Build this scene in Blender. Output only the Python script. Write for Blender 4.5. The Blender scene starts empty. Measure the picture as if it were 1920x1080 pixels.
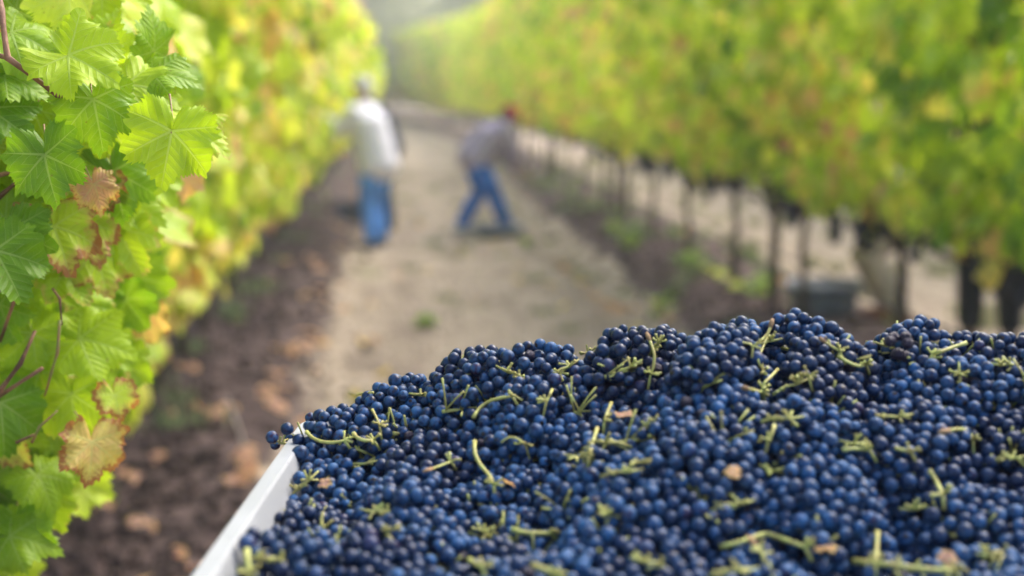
import bpy, bmesh, math, random
import numpy as np
from mathutils import Vector, Matrix, Euler, Quaternion
from mathutils.kdtree import KDTree

R = math.radians
rnd = random.Random(7)
rng = np.random.default_rng(7)
scene = bpy.context.scene
C = scene.collection

# ------------------------------------------------------------------ camera
F = 2400.0                       # focal length in pixels of a 1920 px wide frame (45 mm)
PITCH = math.atan(375.0 / F)
YAW = math.atan(217.0 / F * math.cos(PITCH))
CAM = Vector((0, 0, 1.6))
cd = bpy.data.cameras.new('camera')
cam = bpy.data.objects.new('camera', cd)
C.objects.link(cam)
cam.location = CAM
cam.rotation_euler = (math.pi / 2 - PITCH, 0, -YAW)
cd.sensor_width = 36
cd.lens = 36 * F / 1920
cd.clip_start = 0.02
cd.clip_end = 3000
cd.dof.use_dof = True
cd.dof.focus_distance = 1.25
cd.dof.aperture_fstop = 2.5
cd.dof.aperture_blades = 0
scene.camera = cam

# ------------------------------------------------------------------ light
SUN_EL, SUN_AZ = 48.0, 50.0      # azimuth from +Y towards +X
world = bpy.data.worlds.new('World')
scene.world = world
world.use_nodes = True
nt = world.node_tree
nt.nodes.clear()
sky = nt.nodes.new('ShaderNodeTexSky')
sky.sky_type = 'NISHITA'
sky.sun_disc = False
sky.sun_elevation = R(SUN_EL)
sky.sun_rotation = R(SUN_AZ)
sky.dust_density = 4.0
sky.air_density = 1.0
hs = nt.nodes.new('ShaderNodeHueSaturation')
hs.inputs['Saturation'].default_value = 1.0
bg = nt.nodes.new('ShaderNodeBackground')
bg.inputs['Strength'].default_value = 0.15
wo = nt.nodes.new('ShaderNodeOutputWorld')
nt.links.new(sky.outputs[0], hs.inputs['Color'])
nt.links.new(hs.outputs[0], bg.inputs['Color'])
nt.links.new(bg.outputs[0], wo.inputs[0])

sd = bpy.data.lights.new('sun', 'SUN')
sd.energy = 1.5
sd.angle = R(42)
sd.color = (1.0, 0.975, 0.94)
sun = bpy.data.objects.new('sun', sd)
C.objects.link(sun)
sv = Vector((math.sin(R(SUN_AZ)) * math.cos(R(SUN_EL)), math.cos(R(SUN_AZ)) * math.cos(R(SUN_EL)), math.sin(R(SUN_EL))))
sun.rotation_euler = sv.to_track_quat('Z', 'Y').to_euler()

scene.view_settings.view_transform = 'Standard'
scene.view_settings.look = 'None'
scene.view_settings.gamma = 1
scene.view_settings.use_curve_mapping = False
scene.view_settings.exposure = 1.58
scene.render.engine = 'CYCLES'
scene.cycles.max_bounces = 8
scene.cycles.transmission_bounces = 6
scene.cycles.diffuse_bounces = 4
scene.cycles.use_denoising = True
scene.cycles.volume_bounces = 2
scene.render.film_transparent = False

# ------------------------------------------------------------------ geometry helpers
_f = Vector((math.sin(YAW) * math.cos(PITCH), math.cos(YAW) * math.cos(PITCH), -math.sin(PITCH)))
_r = Vector((math.cos(YAW), -math.sin(YAW), 0))
_u = Vector((math.sin(YAW) * math.sin(PITCH), math.cos(YAW) * math.sin(PITCH), math.cos(PITCH)))

def ray(px, py):
    return _f * F + _r * (px - 960) + _u * (540 - py)

def at(px, py, y):
    d = ray(px, py)
    return CAM + d * (y / d.y)

def at_z(px, py, z):
    d = ray(px, py)
    return CAM + d * ((z - CAM.z) / d.z)

def proj(p):
    q = Vector(p) - CAM
    w = q.dot(_f)
    return 960 + F * q.dot(_r) / w, 540 - F * q.dot(_u) / w

def hash2(ix, iy, seed=0):
    h = (ix.astype(np.int64) * 374761393 + iy.astype(np.int64) * 668265263 + seed * 1442695041) & 0xFFFFFFFF
    h = ((h ^ (h >> 13)) * 1274126177) & 0xFFFFFFFF
    return ((h ^ (h >> 16)) & 0xFFFF) / 65535.0

def vnoise(x, y, seed=0):
    x = np.asarray(x, float); y = np.asarray(y, float)
    ix = np.floor(x); iy = np.floor(y)
    fx = x - ix; fy = y - iy
    fx = fx * fx * (3 - 2 * fx); fy = fy * fy * (3 - 2 * fy)
    a = hash2(ix, iy, seed); b = hash2(ix + 1, iy, seed)
    c = hash2(ix, iy + 1, seed); d = hash2(ix + 1, iy + 1, seed)
    return (a * (1 - fx) + b * fx) * (1 - fy) + (c * (1 - fx) + d * fx) * fy

def tag(o, label=None, cat=None, group=None, kind=None):
    if label: o['label'] = label
    if cat: o['category'] = cat
    if group: o['group'] = group
    if kind: o['kind'] = kind
    return o

def empty(name, loc=(0, 0, 0), rz=0):
    o = bpy.data.objects.new(name, None)
    o.empty_display_size = 0.1
    o.location = loc
    o.rotation_euler = (0, 0, rz)
    C.objects.link(o)
    return o

def link(name, me, parent=None, loc=None):
    o = bpy.data.objects.new(name, me)
    C.objects.link(o)
    if parent is not None:
        o.parent = parent
    if loc is not None:
        o.location = loc
    return o

def tri_mesh(name, V, T, mats=(), smooth=True, attrs=None, mat_index=None):
    me = bpy.data.meshes.new(name)
    V = np.asarray(V, np.float32); T = np.asarray(T, np.int32)
    me.vertices.add(len(V)); me.vertices.foreach_set('co', V.ravel())
    k = T.shape[1]
    me.loops.add(T.size); me.loops.foreach_set('vertex_index', T.ravel())
    me.polygons.add(len(T))
    me.polygons.foreach_set('loop_start', np.arange(len(T), dtype=np.int32) * k)
    if mat_index is not None:
        me.polygons.foreach_set('material_index', np.asarray(mat_index, np.int32))
    me.polygons.foreach_set('use_smooth', np.full(len(T), smooth))
    for m in mats: me.materials.append(m)
    for nm, (kind, arr) in (attrs or {}).items():
        a = me.attributes.new(nm, kind, 'POINT')
        a.data.foreach_set('vector' if kind == 'FLOAT_VECTOR' else 'color', np.asarray(arr, np.float32).ravel())
    me.update(calc_edges=True)
    return me

class MB:
    """collects tubes, lofts and boxes as plain vertex / face lists"""
    def __init__(s): s.v = []; s.f = []; s.mi = []
    def ring_loft(s, rings, cap=True, mi=0):
        n = len(rings[0]); b = len(s.v)
        for r in rings: s.v.extend([tuple(p) for p in r])
        for i in range(len(rings) - 1):
            for j in range(n):
                k = (j + 1) % n
                s.f.append((b + i * n + j, b + i * n + k, b + (i + 1) * n + k, b + (i + 1) * n + j)); s.mi.append(mi)
        if cap:
            s.f.append(tuple(b + j for j in reversed(range(n)))); s.mi.append(mi)
            s.f.append(tuple(b + (len(rings) - 1) * n + j for j in range(n))); s.mi.append(mi)
    def tube(s, pts, rad, n=8, cap=True, mi=0, side=None, flat=1.0, wob=0.0):
        pts = [Vector(p) for p in pts]
        if not hasattr(rad, '__len__'): rad = [rad] * len(pts)
        ref = Vector(side) if side is not None else Vector((0.31, 0.77, 0.55))
        rings = []
        for i, p in enumerate(pts):
            t = (pts[min(i + 1, len(pts) - 1)] - pts[max(i - 1, 0)]).normalized()
            a = ref - t * ref.dot(t)
            if a.length < 1e-3: a = Vector((1, 0, 0)) - t * t.x
            a.normalize(); bb = t.cross(a)
            if side is None: ref = a
            rr = rad[i]
            ra, rb = (rr if isinstance(rr, tuple) else (rr, rr * flat))
            rings.append([p + a * (ra * (1 + wob * rnd.uniform(-1, 1)) * math.cos(2 * math.pi * j / n)) + bb * (rb * (1 + wob * rnd.uniform(-1, 1)) * math.sin(2 * math.pi * j / n)) for j in range(n)])
        s.ring_loft(rings, cap, mi)
    def ball(s, c, r, n=10, m=7, mi=0, rot=None):
        c = Vector(c)
        if not hasattr(r, '__len__'): r = (r, r, r)
        rings = []
        for i in range(1, m):
            th = math.pi * i / m
            rg = []
            for j in range(n):
                ph = 2 * math.pi * j / n
                v = Vector((r[0] * math.sin(th) * math.cos(ph), r[1] * math.sin(th) * math.sin(ph), -r[2] * math.cos(th)))
                if rot is not None: v = rot @ v
                rg.append(c + v)
            rings.append(rg)
        s.ring_loft(rings, True, mi)
    def box(s, c, sz, rz=0, mi=0):
        c = Vector(c); m = Matrix.Rotation(rz, 3, 'Z')
        h = Vector(sz) / 2; b = len(s.v)
        for x in (-1, 1):
            for y in (-1, 1):
                for z in (-1, 1): s.v.append(tuple(c + m @ Vector((x * h.x, y * h.y, z * h.z))))
        for f in ((0, 1, 3, 2), (4, 6, 7, 5), (0, 4, 5, 1), (2, 3, 7, 6), (0, 2, 6, 4), (1, 5, 7, 3)):
            s.f.append(tuple(b + k for k in f)); s.mi.append(mi)
    def mesh(s, name, mats, smooth=True):
        me = bpy.data.meshes.new(name)
        me.from_pydata(s.v, [], s.f)
        for m in (mats if isinstance(mats, (list, tuple)) else [mats]): me.materials.append(m)
        me.polygons.foreach_set('material_index', s.mi)
        me.polygons.foreach_set('use_smooth', [smooth] * len(s.f))
        me.update()
        return me
    def build(s, name, mats, parent=None, smooth=True, loc=None):
        return link(name, s.mesh(name, mats, smooth), parent, loc)

def bez(p0, p1, p2, n=8):
    p0, p1, p2 = Vector(p0), Vector(p1), Vector(p2)
    return [p0 * (1 - t) ** 2 + p1 * (2 * t * (1 - t)) + p2 * t * t for t in [i / n for i in range(n + 1)]]

# ------------------------------------------------------------------ materials
def nodes_of(name):
    m = bpy.data.materials.new(name)
    m.use_nodes = True
    t = m.node_tree
    t.nodes.clear()
    out = t.nodes.new('ShaderNodeOutputMaterial')
    return m, t, out

class NB:
    def __init__(s, t): s.t = t
    def n(s, typ, **kw):
        x = s.t.nodes.new(typ)
        for k, v in kw.items(): setattr(x, k, v)
        return x
    def val(s, inp, v):
        if isinstance(v, bpy.types.NodeSocket): s.t.links.new(v, inp)
        else: inp.default_value = v
    def math(s, op, a, b=0.0, c=0.0, clamp=False):
        x = s.n('ShaderNodeMath', operation=op, use_clamp=clamp)
        for i, v in enumerate((a, b, c)): s.val(x.inputs[i], v)
        return x.outputs[0]
    def mix(s, f, a, b, mode='MIX'):
        x = s.n('ShaderNodeMix', data_type='RGBA', blend_type=mode)
        s.val(x.inputs[0], f)
        s.val(x.inputs[6], a if isinstance(a, bpy.types.NodeSocket) else (*a, 1)[:4])
        s.val(x.inputs[7], b if isinstance(b, bpy.types.NodeSocket) else (*b, 1)[:4])
        return x.outputs[2]
    def ss(s, v, lo, hi, a=0.0, b=1.0):
        x = s.n('ShaderNodeMapRange', interpolation_type='SMOOTHSTEP')
        s.val(x.inputs[0], v); s.val(x.inputs[1], lo); s.val(x.inputs[2], hi); s.val(x.inputs[3], a); s.val(x.inputs[4], b)
        return x.outputs[0]
    def noise(s, vec, scale, detail=3, rough=0.55, dist=0.0):
        x = s.n('ShaderNodeTexNoise')
        if vec is not None: s.val(x.inputs['Vector'], vec)
        x.inputs['Scale'].default_value = scale; x.inputs['Detail'].default_value = detail
        x.inputs['Roughness'].default_value = rough; x.inputs['Distortion'].default_value = dist
        return x.outputs[0]
    def ramp(s, v, stops):
        x = s.n('ShaderNodeValToRGB')
        s.val(x.inputs[0], v)
        e = x.color_ramp.elements
        e[0].position = stops[0][0]; e[0].color = (*stops[0][1], 1)
        e[1].position = stops[1][0]; e[1].color = (*stops[1][1], 1)
        for p, c in stops[2:]:
            k = e.new(p); k.color = (*c, 1)
        return x.outputs[0]
    def bump(s, h, strength=0.3, dist=0.01):
        x = s.n('ShaderNodeBump')
        s.val(x.inputs['Height'], h); x.inputs['Strength'].default_value = strength; x.inputs['Distance'].default_value = dist
        return x.outputs[0]
    def pbr(s, col, rough=0.6, spec=0.5, normal=None, **kw):
        x = s.n('ShaderNodeBsdfPrincipled')
        s.val(x.inputs['Base Color'], col if isinstance(col, bpy.types.NodeSocket) else (*col, 1)[:4])
        s.val(x.inputs['Roughness'], rough); s.val(x.inputs['Specular IOR Level'], spec)
        if normal is not None: s.val(x.inputs['Normal'], normal)
        for k, v in kw.items(): s.val(x.inputs[k], v)
        return x.outputs[0]

LEAF_RAMP = [(0.0, (0.06, 0.17, 0.012)), (1.0, (0.64, 0.31, 0.25)), (0.25, (0.20, 0.38, 0.010)), (0.50, (0.53, 0.69, 0.018)),
             (0.68, (0.68, 0.80, 0.09)), (0.80, (0.86, 0.72, 0.18)), (0.90, (0.82, 0.46, 0.20))]

def leaf_material(name, per_object, detail=True):
    m, t, out = nodes_of(name)
    b = NB(t)
    if per_object:
        src = b.n('ShaderNodeObjectInfo').outputs['Color']
    else:
        src = b.n('ShaderNodeAttribute', attribute_name='tint').outputs['Color']
    sp = b.n('ShaderNodeSeparateColor'); b.val(sp.inputs[0], src)
    tint, brown, rn = sp.outputs[0], sp.outputs[1], sp.outputs[2]
    lc = b.n('ShaderNodeAttribute', attribute_name='lc').outputs['Vector']
    sx = b.n('ShaderNodeSeparateXYZ'); b.val(sx.inputs[0], lc)
    x, y, edge = sx.outputs
    off = b.n('ShaderNodeCombineXYZ'); b.val(off.inputs[2], b.math('MULTIPLY', rn, 40.0)); b.val(off.inputs[0], x); b.val(off.inputs[1], y)
    P = off.outputs[0]
    nz = b.noise(P, 2.2, 3, 0.6)
    tt = b.math('ADD', tint, b.math('MULTIPLY', b.math('SUBTRACT', nz, 0.5), 0.22), clamp=True)
    col = b.ramp(tt, LEAF_RAMP)
    # yellowing and browning margin
    nz2 = b.noise(P, 6.0, 4, 0.7)
    e1 = b.math('ADD', edge, b.math('MULTIPLY', b.math('SUBTRACT', nz2, 0.5), 0.9))
    lo = b.math('SUBTRACT', 1.22, b.math('MULTIPLY', brown, 0.55))
    m1 = b.math('MULTIPLY', b.ss(e1, b.math('SUBTRACT', lo, 0.25), lo), b.math('GREATER_THAN', brown, 0.02))
    col = b.mix(b.math('MULTIPLY', m1, 0.75), col, (0.66, 0.50, 0.12))
    m2 = b.math('MULTIPLY', b.ss(e1, lo, b.math('ADD', lo, 0.12)), b.math('GREATER_THAN', brown, 0.02))
    col = b.mix(b.math('MULTIPLY', m2, 0.9), col, (0.42, 0.13, 0.05))
    normal = None
    if detail:
        ang = b.math('ABSOLUTE', b.math('ARCTAN2', x, y))
        r = b.math('SQRT', b.math('ADD', b.math('MULTIPLY', x, x), b.math('MULTIPLY', y, y)))
        best = None
        for k in (0.0, 0.90, 1.85):
            d = b.math('ABSOLUTE', b.math('SUBTRACT', ang, k))
            best = d if best is None else b.math('MINIMUM', best, d)
        vv = b.math('MULTIPLY', r, b.math('SINE', best))
        uu = b.math('MULTIPLY', r, b.math('COSINE', best))
        w = b.math('MULTIPLY', b.math('SUBTRACT', 1.12, edge), 0.013)
        main = b.ss(vv, w, b.math('MULTIPLY', w, 2.4), 1.0, 0.0)
        sc = b.math('DIVIDE', b.math('SUBTRACT', uu, b.math('MULTIPLY', vv, 0.85)), 0.15)
        fr = b.math('ABSOLUTE', b.math('SUBTRACT', b.math('FRACT', b.math('ADD', b.math('ADD', sc, b.math('MULTIPLY', nz, 0.9)), 50.5)), 0.5))
        sec = b.math('MULTIPLY', b.ss(fr, 0.02, 0.075, 1.0, 0.0), b.ss(edge, 0.8, 0.99, 0.6, 0.05))
        vein = b.math('MAXIMUM', main, sec)
        vor = b.n('ShaderNodeTexVoronoi', feature='DISTANCE_TO_EDGE'); b.val(vor.inputs['Vector'], P); vor.inputs['Scale'].default_value = 22
        fine = b.ss(vor.outputs['Distance'], 0.0, 0.08, 1.0, 0.0)
        col = b.mix(b.math('MULTIPLY', vein, 0.30), col, (0.66, 0.76, 0.30))
        col = b.mix(b.math('MULTIPLY', fine, 0.12), col, (0.45, 0.55, 0.15))
        bulge = b.math('MULTIPLY', b.math('MULTIPLY', fr, -1.0), b.math('SUBTRACT', 1.0, main))
        hgt = b.math('ADD', b.math('MULTIPLY', vein, -0.5), b.math('ADD', b.math('MULTIPLY', bulge, -0.6), b.math('MULTIPLY', nz2, 0.5)))
        normal = b.bump(hgt, 0.42, 0.004)
        # small blemishes
        v3 = b.noise(P, 9.0, 2, 0.5)
        col = b.mix(b.math('MULTIPLY', b.ss(v3, 0.70, 0.76), 0.5), col, (0.20, 0.12, 0.03))
    bs = b.pbr(col, 0.42, 0.35, normal)
    tr = b.n('ShaderNodeBsdfTranslucent')
    b.val(tr.inputs[0], b.mix(1.0, col, (1.0, 1.0, 0.6), 'MULTIPLY'))
    if normal is not None: b.val(tr.inputs['Normal'], normal)
    mx = b.n('ShaderNodeMixShader'); mx.inputs[0].default_value = 0.5
    t.links.new(bs, mx.inputs[1]); t.links.new(tr.outputs[0], mx.inputs[2])
    t.links.new(mx.outputs[0], out.inputs[0])
    return m

def grape_material(name, scale, joined=False):
    m, t, out = nodes_of(name)
    b = NB(t)
    tc = b.n('ShaderNodeTexCoord').outputs['Object']
    if joined:
        rn = b.n('ShaderNodeNewGeometry').outputs['Random Per Island']
        rn2 = b.math('FRACT', b.math('MULTIPLY', rn, 7.31))
    else:
        rn = b.n('ShaderNodeObjectInfo').outputs['Random']
        rn2 = b.math('FRACT', b.math('MULTIPLY', rn, 7.31))
    off = b.n('ShaderNodeVectorMath', operation='ADD'); b.val(off.inputs[0], tc)
    cx = b.n('ShaderNodeCombineXYZ')
    for i in range(3): b.val(cx.inputs[i], b.math('MULTIPLY', rn, 37.0 + 11 * i))
    if not joined: b.val(off.inputs[1], cx.outputs[0])
    P = off.outputs[0]
    n1 = b.noise(P, 1.1 * scale, 3, 0.6, 0.4)
    n2 = b.noise(P, 9.0 * scale, 3, 0.7)
    bloom = b.math('ADD', b.ss(n1, 0.33, 0.60), b.math('MULTIPLY', b.math('SUBTRACT', n2, 0.5), 0.5))
    lvl = b.math('ADD', 0.22, b.math('MULTIPLY', b.math('POWER', rn2, 0.6), 0.86))
    if not joined:
        oc = b.n('ShaderNodeSeparateColor'); b.val(oc.inputs[0], b.n('ShaderNodeObjectInfo').outputs['Color'])
        lvl = b.math('MULTIPLY', lvl, b.math('ADD', 0.35, b.math('MULTIPLY', oc.outputs[0], 0.85)))
    bloom = b.math('MULTIPLY', bloom, lvl, clamp=True)
    hue = b.mix(rn, (0.016, 0.086, 0.225), (0.032, 0.092, 0.200))
    skin = b.mix(b.math('GREATER_THAN', rn2, 0.93), (0.007, 0.009, 0.032), (0.030, 0.008, 0.028))
    col = b.mix(bloom, skin, hue)
    sp = b.noise(P, 16.0 * scale, 1, 0.5)
    col = b.mix(b.math('MULTIPLY', b.ss(sp, 0.66, 0.72), 0.55), col, (0.012, 0.012, 0.022))
    if not joined:                      # blossom scar at one pole of each berry
        sxyz = b.n('ShaderNodeSeparateXYZ'); b.val(sxyz.inputs[0], tc)
        col = b.mix(b.ss(sxyz.outputs[2], 0.978, 0.992), col, (0.02, 0.012, 0.010))
    ro = b.math('ADD', 0.28, b.math('MULTIPLY', bloom, 0.30))
    sh = b.pbr(col, ro, 0.27, b.bump(n2, 0.06, 0.001))
    t.links.new(sh, out.inputs[0])
    return m

def plain(name, col, rough=0.7, var=0.25, nscale=12.0, spec=0.3, bump=0.2, col2=None, metallic=0.0, dist=0.004):
    m, t, out = nodes_of(name)
    b = NB(t)
    tc = b.n('ShaderNodeTexCoord').outputs['Object']
    nz = b.noise(tc, nscale, 4, 0.6)
    c2 = col2 or tuple(c * (1 - var * 1.6) for c in col)
    c = b.mix(b.ss(nz, 0.35, 0.68), c2, tuple(min(1, c * (1 + var * 0.5)) for c in col))
    nf = b.noise(tc, nscale * 6, 3, 0.6)
    t.links.new(b.pbr(c, rough, spec, b.bump(nf, bump, dist), Metallic=metallic), out.inputs[0])
    return m

M = {}
M['leaf'] = leaf_material('vine_leaf', True)
M['leaf_mass'] = leaf_material('vine_leaf_mass', False, True)
M['leaf_far'] = leaf_material('vine_leaf_far', False, False)
M['petiole'] = plain('petiole_red', (0.30, 0.10, 0.06), 0.5, 0.4, 30, 0.4, 0.1, (0.22, 0.24, 0.06))
M['cane'] = plain('cane_bark', (0.30, 0.15, 0.085), 0.6, 0.4, 25, 0.3, 0.3)
M['bark'] = plain('vine_bark', (0.12, 0.088, 0.07), 0.95, 0.5, 18, 0.1, 0.9, dist=0.02)
M['grape'] = grape_material('grape_skin', 1.0)
M['grape_mass'] = grape_material('grape_skin_mass', 120.0, True)
M['grape_far'] = plain('hanging_grape_skin', (0.018, 0.022, 0.05), 0.45, 0.5, 40, 0.4, 0.1)
M['stem'] = plain('grape_stem', (0.42, 0.44, 0.12), 0.5, 0.25, 90, 0.35, 0.3, (0.36, 0.30, 0.09), dist=0.001)
M['stem_brown'] = plain('grape_stem_woody', (0.36, 0.22, 0.11), 0.7, 0.3, 90, 0.2, 0.3, dist=0.001)
M['raisin'] = plain('raisin_skin', (0.030, 0.016, 0.045), 0.42, 0.5, 200, 0.5, 0.6, dist=0.001)

def bin_mat():
    m, t, out = nodes_of('white_plastic'); b = NB(t)
    tc = b.n('ShaderNodeTexCoord').outputs['Object']
    g = b.n('ShaderNodeNewGeometry').outputs['Position']
    n1 = b.noise(tc, 7, 5, 0.65); n2 = b.noise(tc, 60, 3, 0.6); n3 = b.noise(tc, 230, 2, 0.5)
    c = b.mix(b.ss(n1, 0.35, 0.7), (0.30, 0.305, 0.305), (0.355, 0.36, 0.36))
    c = b.mix(b.math('MULTIPLY', b.ss(n2, 0.66, 0.75), 0.25), c, (0.45, 0.42, 0.38))
    c = b.mix(b.math('MULTIPLY', b.ss(n3, 0.70, 0.75), 0.7), c, (0.10, 0.05, 0.08))
    n4 = b.noise(tc, 16, 4, 0.7, 1.2)
    c = b.mix(b.math('MULTIPLY', b.ss(n4, 0.60, 0.70), 0.30), c, (0.20, 0.12, 0.15))
    t.links.new(b.pbr(c, 0.42, 0.4, b.bump(n2, 0.12, 0.002)), out.inputs[0])
    return m
M['bin'] = bin_mat()

# ------------------------------------------------------------------ rows of the vineyard
ROW_L, ROW_R, SPACING = -1.25, 2.65, 3.9
VINE_STEP = 1.65

def bend(y):
    """the rows swing gently to the left beyond 30 m"""
    return -2.4 * (np.maximum(np.asarray(y, float) - 28, 0) / 40) ** 2

def ground_height(x, y):
    x = x - bend(y)
    d = np.abs(np.mod(x - ROW_L + SPACING / 2, SPACING) - SPACING / 2)
    soil = np.clip((0.90 - d) / 0.35, 0, 1)
    h = soil * (0.05 + 0.05 * (vnoise(x * 2.3, y * 2.3, 1) - .5) + 0.055 * (vnoise(x * 7, y * 7, 2) - .5) + 0.035 * (vnoise(x * 17, y * 17, 3) - .5))
    h += (1 - soil) * (0.02 * (vnoise(x * 1.6, y * 1.1, 4) - .5) + 0.010 * (vnoise(x * 9, y * 9, 5) - .5))
    h += 0.05 * (vnoise(x * 0.35, y * 0.25, 6) - .5)
    return h

def ground():
    xs = np.concatenate([-np.geomspace(700, 6.2, 26), np.arange(-6, -2.6, 0.2), np.arange(-2.6, 4.2, 0.045), np.arange(4.2, 8, 0.2), np.geomspace(8.3, 700, 26)])
    ys = np.concatenate([-np.geomspace(300, 1.5, 14), np.arange(-1, 3.6, 0.3), np.arange(3.6, 14, 0.05), np.arange(14, 30, 0.16), np.geomspace(30.3, 1500, 60)])
    X, Y = np.meshgrid(xs, ys)
    Z = ground_height(X, Y)
    nx, ny = len(xs), len(ys)
    V = np.stack([X.ravel(), Y.ravel(), Z.ravel()], 1)
    i, j = np.meshgrid(np.arange(nx - 1), np.arange(ny - 1))
    a = (j * nx + i).ravel()
    Q = np.stack([a, a + 1, a + nx + 1, a + nx], 1)
    m, t, out = nodes_of('vineyard_ground'); b = NB(t)
    pos = b.n('ShaderNodeNewGeometry').outputs['Position']
    sx = b.n('ShaderNodeSeparateXYZ'); b.val(sx.inputs[0], pos)
    by = b.math('DIVIDE', b.math('MAXIMUM', b.math('SUBTRACT', sx.outputs[1], 28.0), 0.0), 40.0)
    x = b.math('ADD', sx.outputs[0], b.math('MULTIPLY', b.math('MULTIPLY', by, by), 2.4))
    d = b.math('ABSOLUTE', b.math('SUBTRACT', b.math('FLOORED_MODULO', b.math('ADD', x, -ROW_L + SPACING / 2), SPACING), SPACING / 2))
    nb = b.noise(pos, 1.3, 4, 0.6); ns = b.noise(pos, 9, 5, 0.65); nf = b.noise(pos, 45, 3, 0.6)
    edge = b.math('ADD', d, b.math('MULTIPLY', b.math('SUBTRACT', nb, 0.5), 0.55))
    edge = b.math('ADD', edge, b.math('MULTIPLY', b.math('SUBTRACT', ns, 0.5), 0.3))
    soil = b.mix(b.ss(ns, 0.3, 0.7), (0.050, 0.033, 0.032), (0.115, 0.080, 0.075))
    straw = b.mix(b.ss(ns, 0.3, 0.7), (0.235, 0.182, 0.140), (0.46, 0.368, 0.285))
    straw = b.mix(b.math('MULTIPLY', b.ss(nf, 0.5, 0.7), 0.5), straw, (0.48, 0.41, 0.335))
    st = b.n('ShaderNodeMapping'); b.val(st.inputs[0], pos); st.inputs['Scale'].default_value = (1.0, 0.35, 1.0)
    ng = b.noise(st.outputs[0], 1.7, 4, 0.6)
    straw = b.mix(b.math('MULTIPLY', b.ss(ng, 0.56, 0.72), 0.6), straw, (0.15, 0.17, 0.06))
    nd = b.noise(st.outputs[0], 2.6, 3, 0.6)
    straw = b.mix(b.math('MULTIPLY', b.ss(nd, 0.50, 0.66), 0.6), straw, (0.15, 0.11, 0.09))
    rut = b.math('MULTIPLY', b.ss(b.math('ABSOLUTE', b.math('SUBTRACT', d, 1.28)), 0.04, 0.24, 1.0, 0.0), b.ss(nb, 0.35, 0.6))
    straw = b.mix(b.math('MULTIPLY', rut, 0.42), straw, (0.17, 0.125, 0.10))
    col = b.mix(b.ss(edge, 0.66, 0.84), soil, straw)
    t.links.new(b.pbr(col, 0.95, 0.15, b.bump(b.math('ADD', ns, b.math('MULTIPLY', nf, 0.5)), 0.6, 0.02)), out.inputs[0])
    o = link('ground', tri_mesh('ground', V, Q, [m]))
    tag(o, kind='structure', label='bare brown vine strips and pale straw-covered alleys')
ground()

# ------------------------------------------------------------------ leaves
OUT = [(0, 1.0), (10, .91), (20, .80), (28, .765), (38, .83), (50, .92), (62, .84), (76, .73), (88, .76), (104, .79), (122, .73), (145, .65), (160, .54), (172, .30), (180, .06)]
def outline(deg, k, jag, t=1.0):
    a = abs(deg)
    r = np.interp(a, [p[0] for p in OUT], [p[1] for p in OUT])
    jag = jag * t ** 5
    if a < 168:
        ph = a / (7.2 + 1.6 * math.sin(a * .06 + k)); saw = ph - math.floor(ph)
        r += jag * ((saw / .68 if saw < .68 else (1 - saw) / .32) - .5)
        ph = (deg + k * 5) / 23.0
        r += jag * 0.35 * math.sin(ph * 6.283)
    return r

def leaf_template(na, nr, k, jag=0.10, curl=1.0, petiole=False):
    r0 = random.Random(100 + k)
    ph = [r0.uniform(0, 6.28) for _ in range(4)]
    fold = r0.uniform(0.02, 0.30) * curl; droop = r0.uniform(0.05, 0.38) * curl; skew = r0.uniform(-.07, .07)
    lobes = [r0.uniform(.88, 1.1) for _ in range(5)]
    angs = [-180 + 360 * i / na for i in range(na)]
    V = [(0, 0, 0)]; L = [(0, 0, 0)]
    for ir in range(1, nr + 1):
        t = (ir / nr) ** 0.85
        for a in angs:
            lo = lobes[int(min(4, max(0, (a + 180) // 72)))] if abs(a) < 150 else 1
            lo = 1 + (lo - 1) * 0.6
            r = outline(a, k, jag, t) * t * (lo if na < 40 else 1 + (lobes[2] - 1) * math.cos(math.radians(a)) * .8)
            th = math.radians(a + 90)
            x, y = r * math.cos(th) * -1, r * math.sin(th)
            xs = x + skew * y
            z = fold * abs(x) * 0.9 - droop * (x * x + max(y, 0) ** 2 * 1.1) + 0.05 * curl * math.sin(3 * math.radians(a) + ph[0]) * r * r * 2
            z += 0.035 * curl * math.sin(7 * math.radians(a) + ph[1]) * t * t * t * 1.6 + .03 * math.sin(5 * x + ph[2]) * t
            # valleys along the main veins
            aa = abs(math.radians(a)); dv = min(abs(aa - k2) for k2 in (0, .9, 1.85))
            z += 0.055 * r * min(1, dv / .42) * (1 if t < .99 else .6)
            V.append((xs, y, z)); L.append((x, y, t))
    T = []
    for j in range(na):
        T.append((0, 1 + j, 1 + (j + 1) % na))
    for ir in range(nr - 1):
        for j in range(na):
            a = 1 + ir * na + j; bq = 1 + ir * na + (j + 1) % na
            T.append((a, a + na, bq + na)); T.append((a, bq + na, bq))
    mi = [0] * len(T)
    if petiole:
        pts = bez((0, 0, 0), (0, -.28, -.12), (r0.uniform(-.15, .15), -.75, -.45), 5)
        n = 5; base = len(V)
        for i, p in enumerate(pts):
            for q in range(n):
                rr = .017 if i < 5 else .024
                V.append((p.x + rr * math.cos(q * 6.283 / n), p.y, p.z + rr * math.sin(q * 6.283 / n) - 0.01)); L.append((0, 0, 0))
        for i in range(5):
            for q in range(n):
                a = base + i * n + q; c = base + i * n + (q + 1) % n
                T.append((a, a + n, c + n)); T.append((a, c + n, c)); mi += [1, 1]
    return np.array(V, float), np.array(T), np.array(L, float), mi

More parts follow.
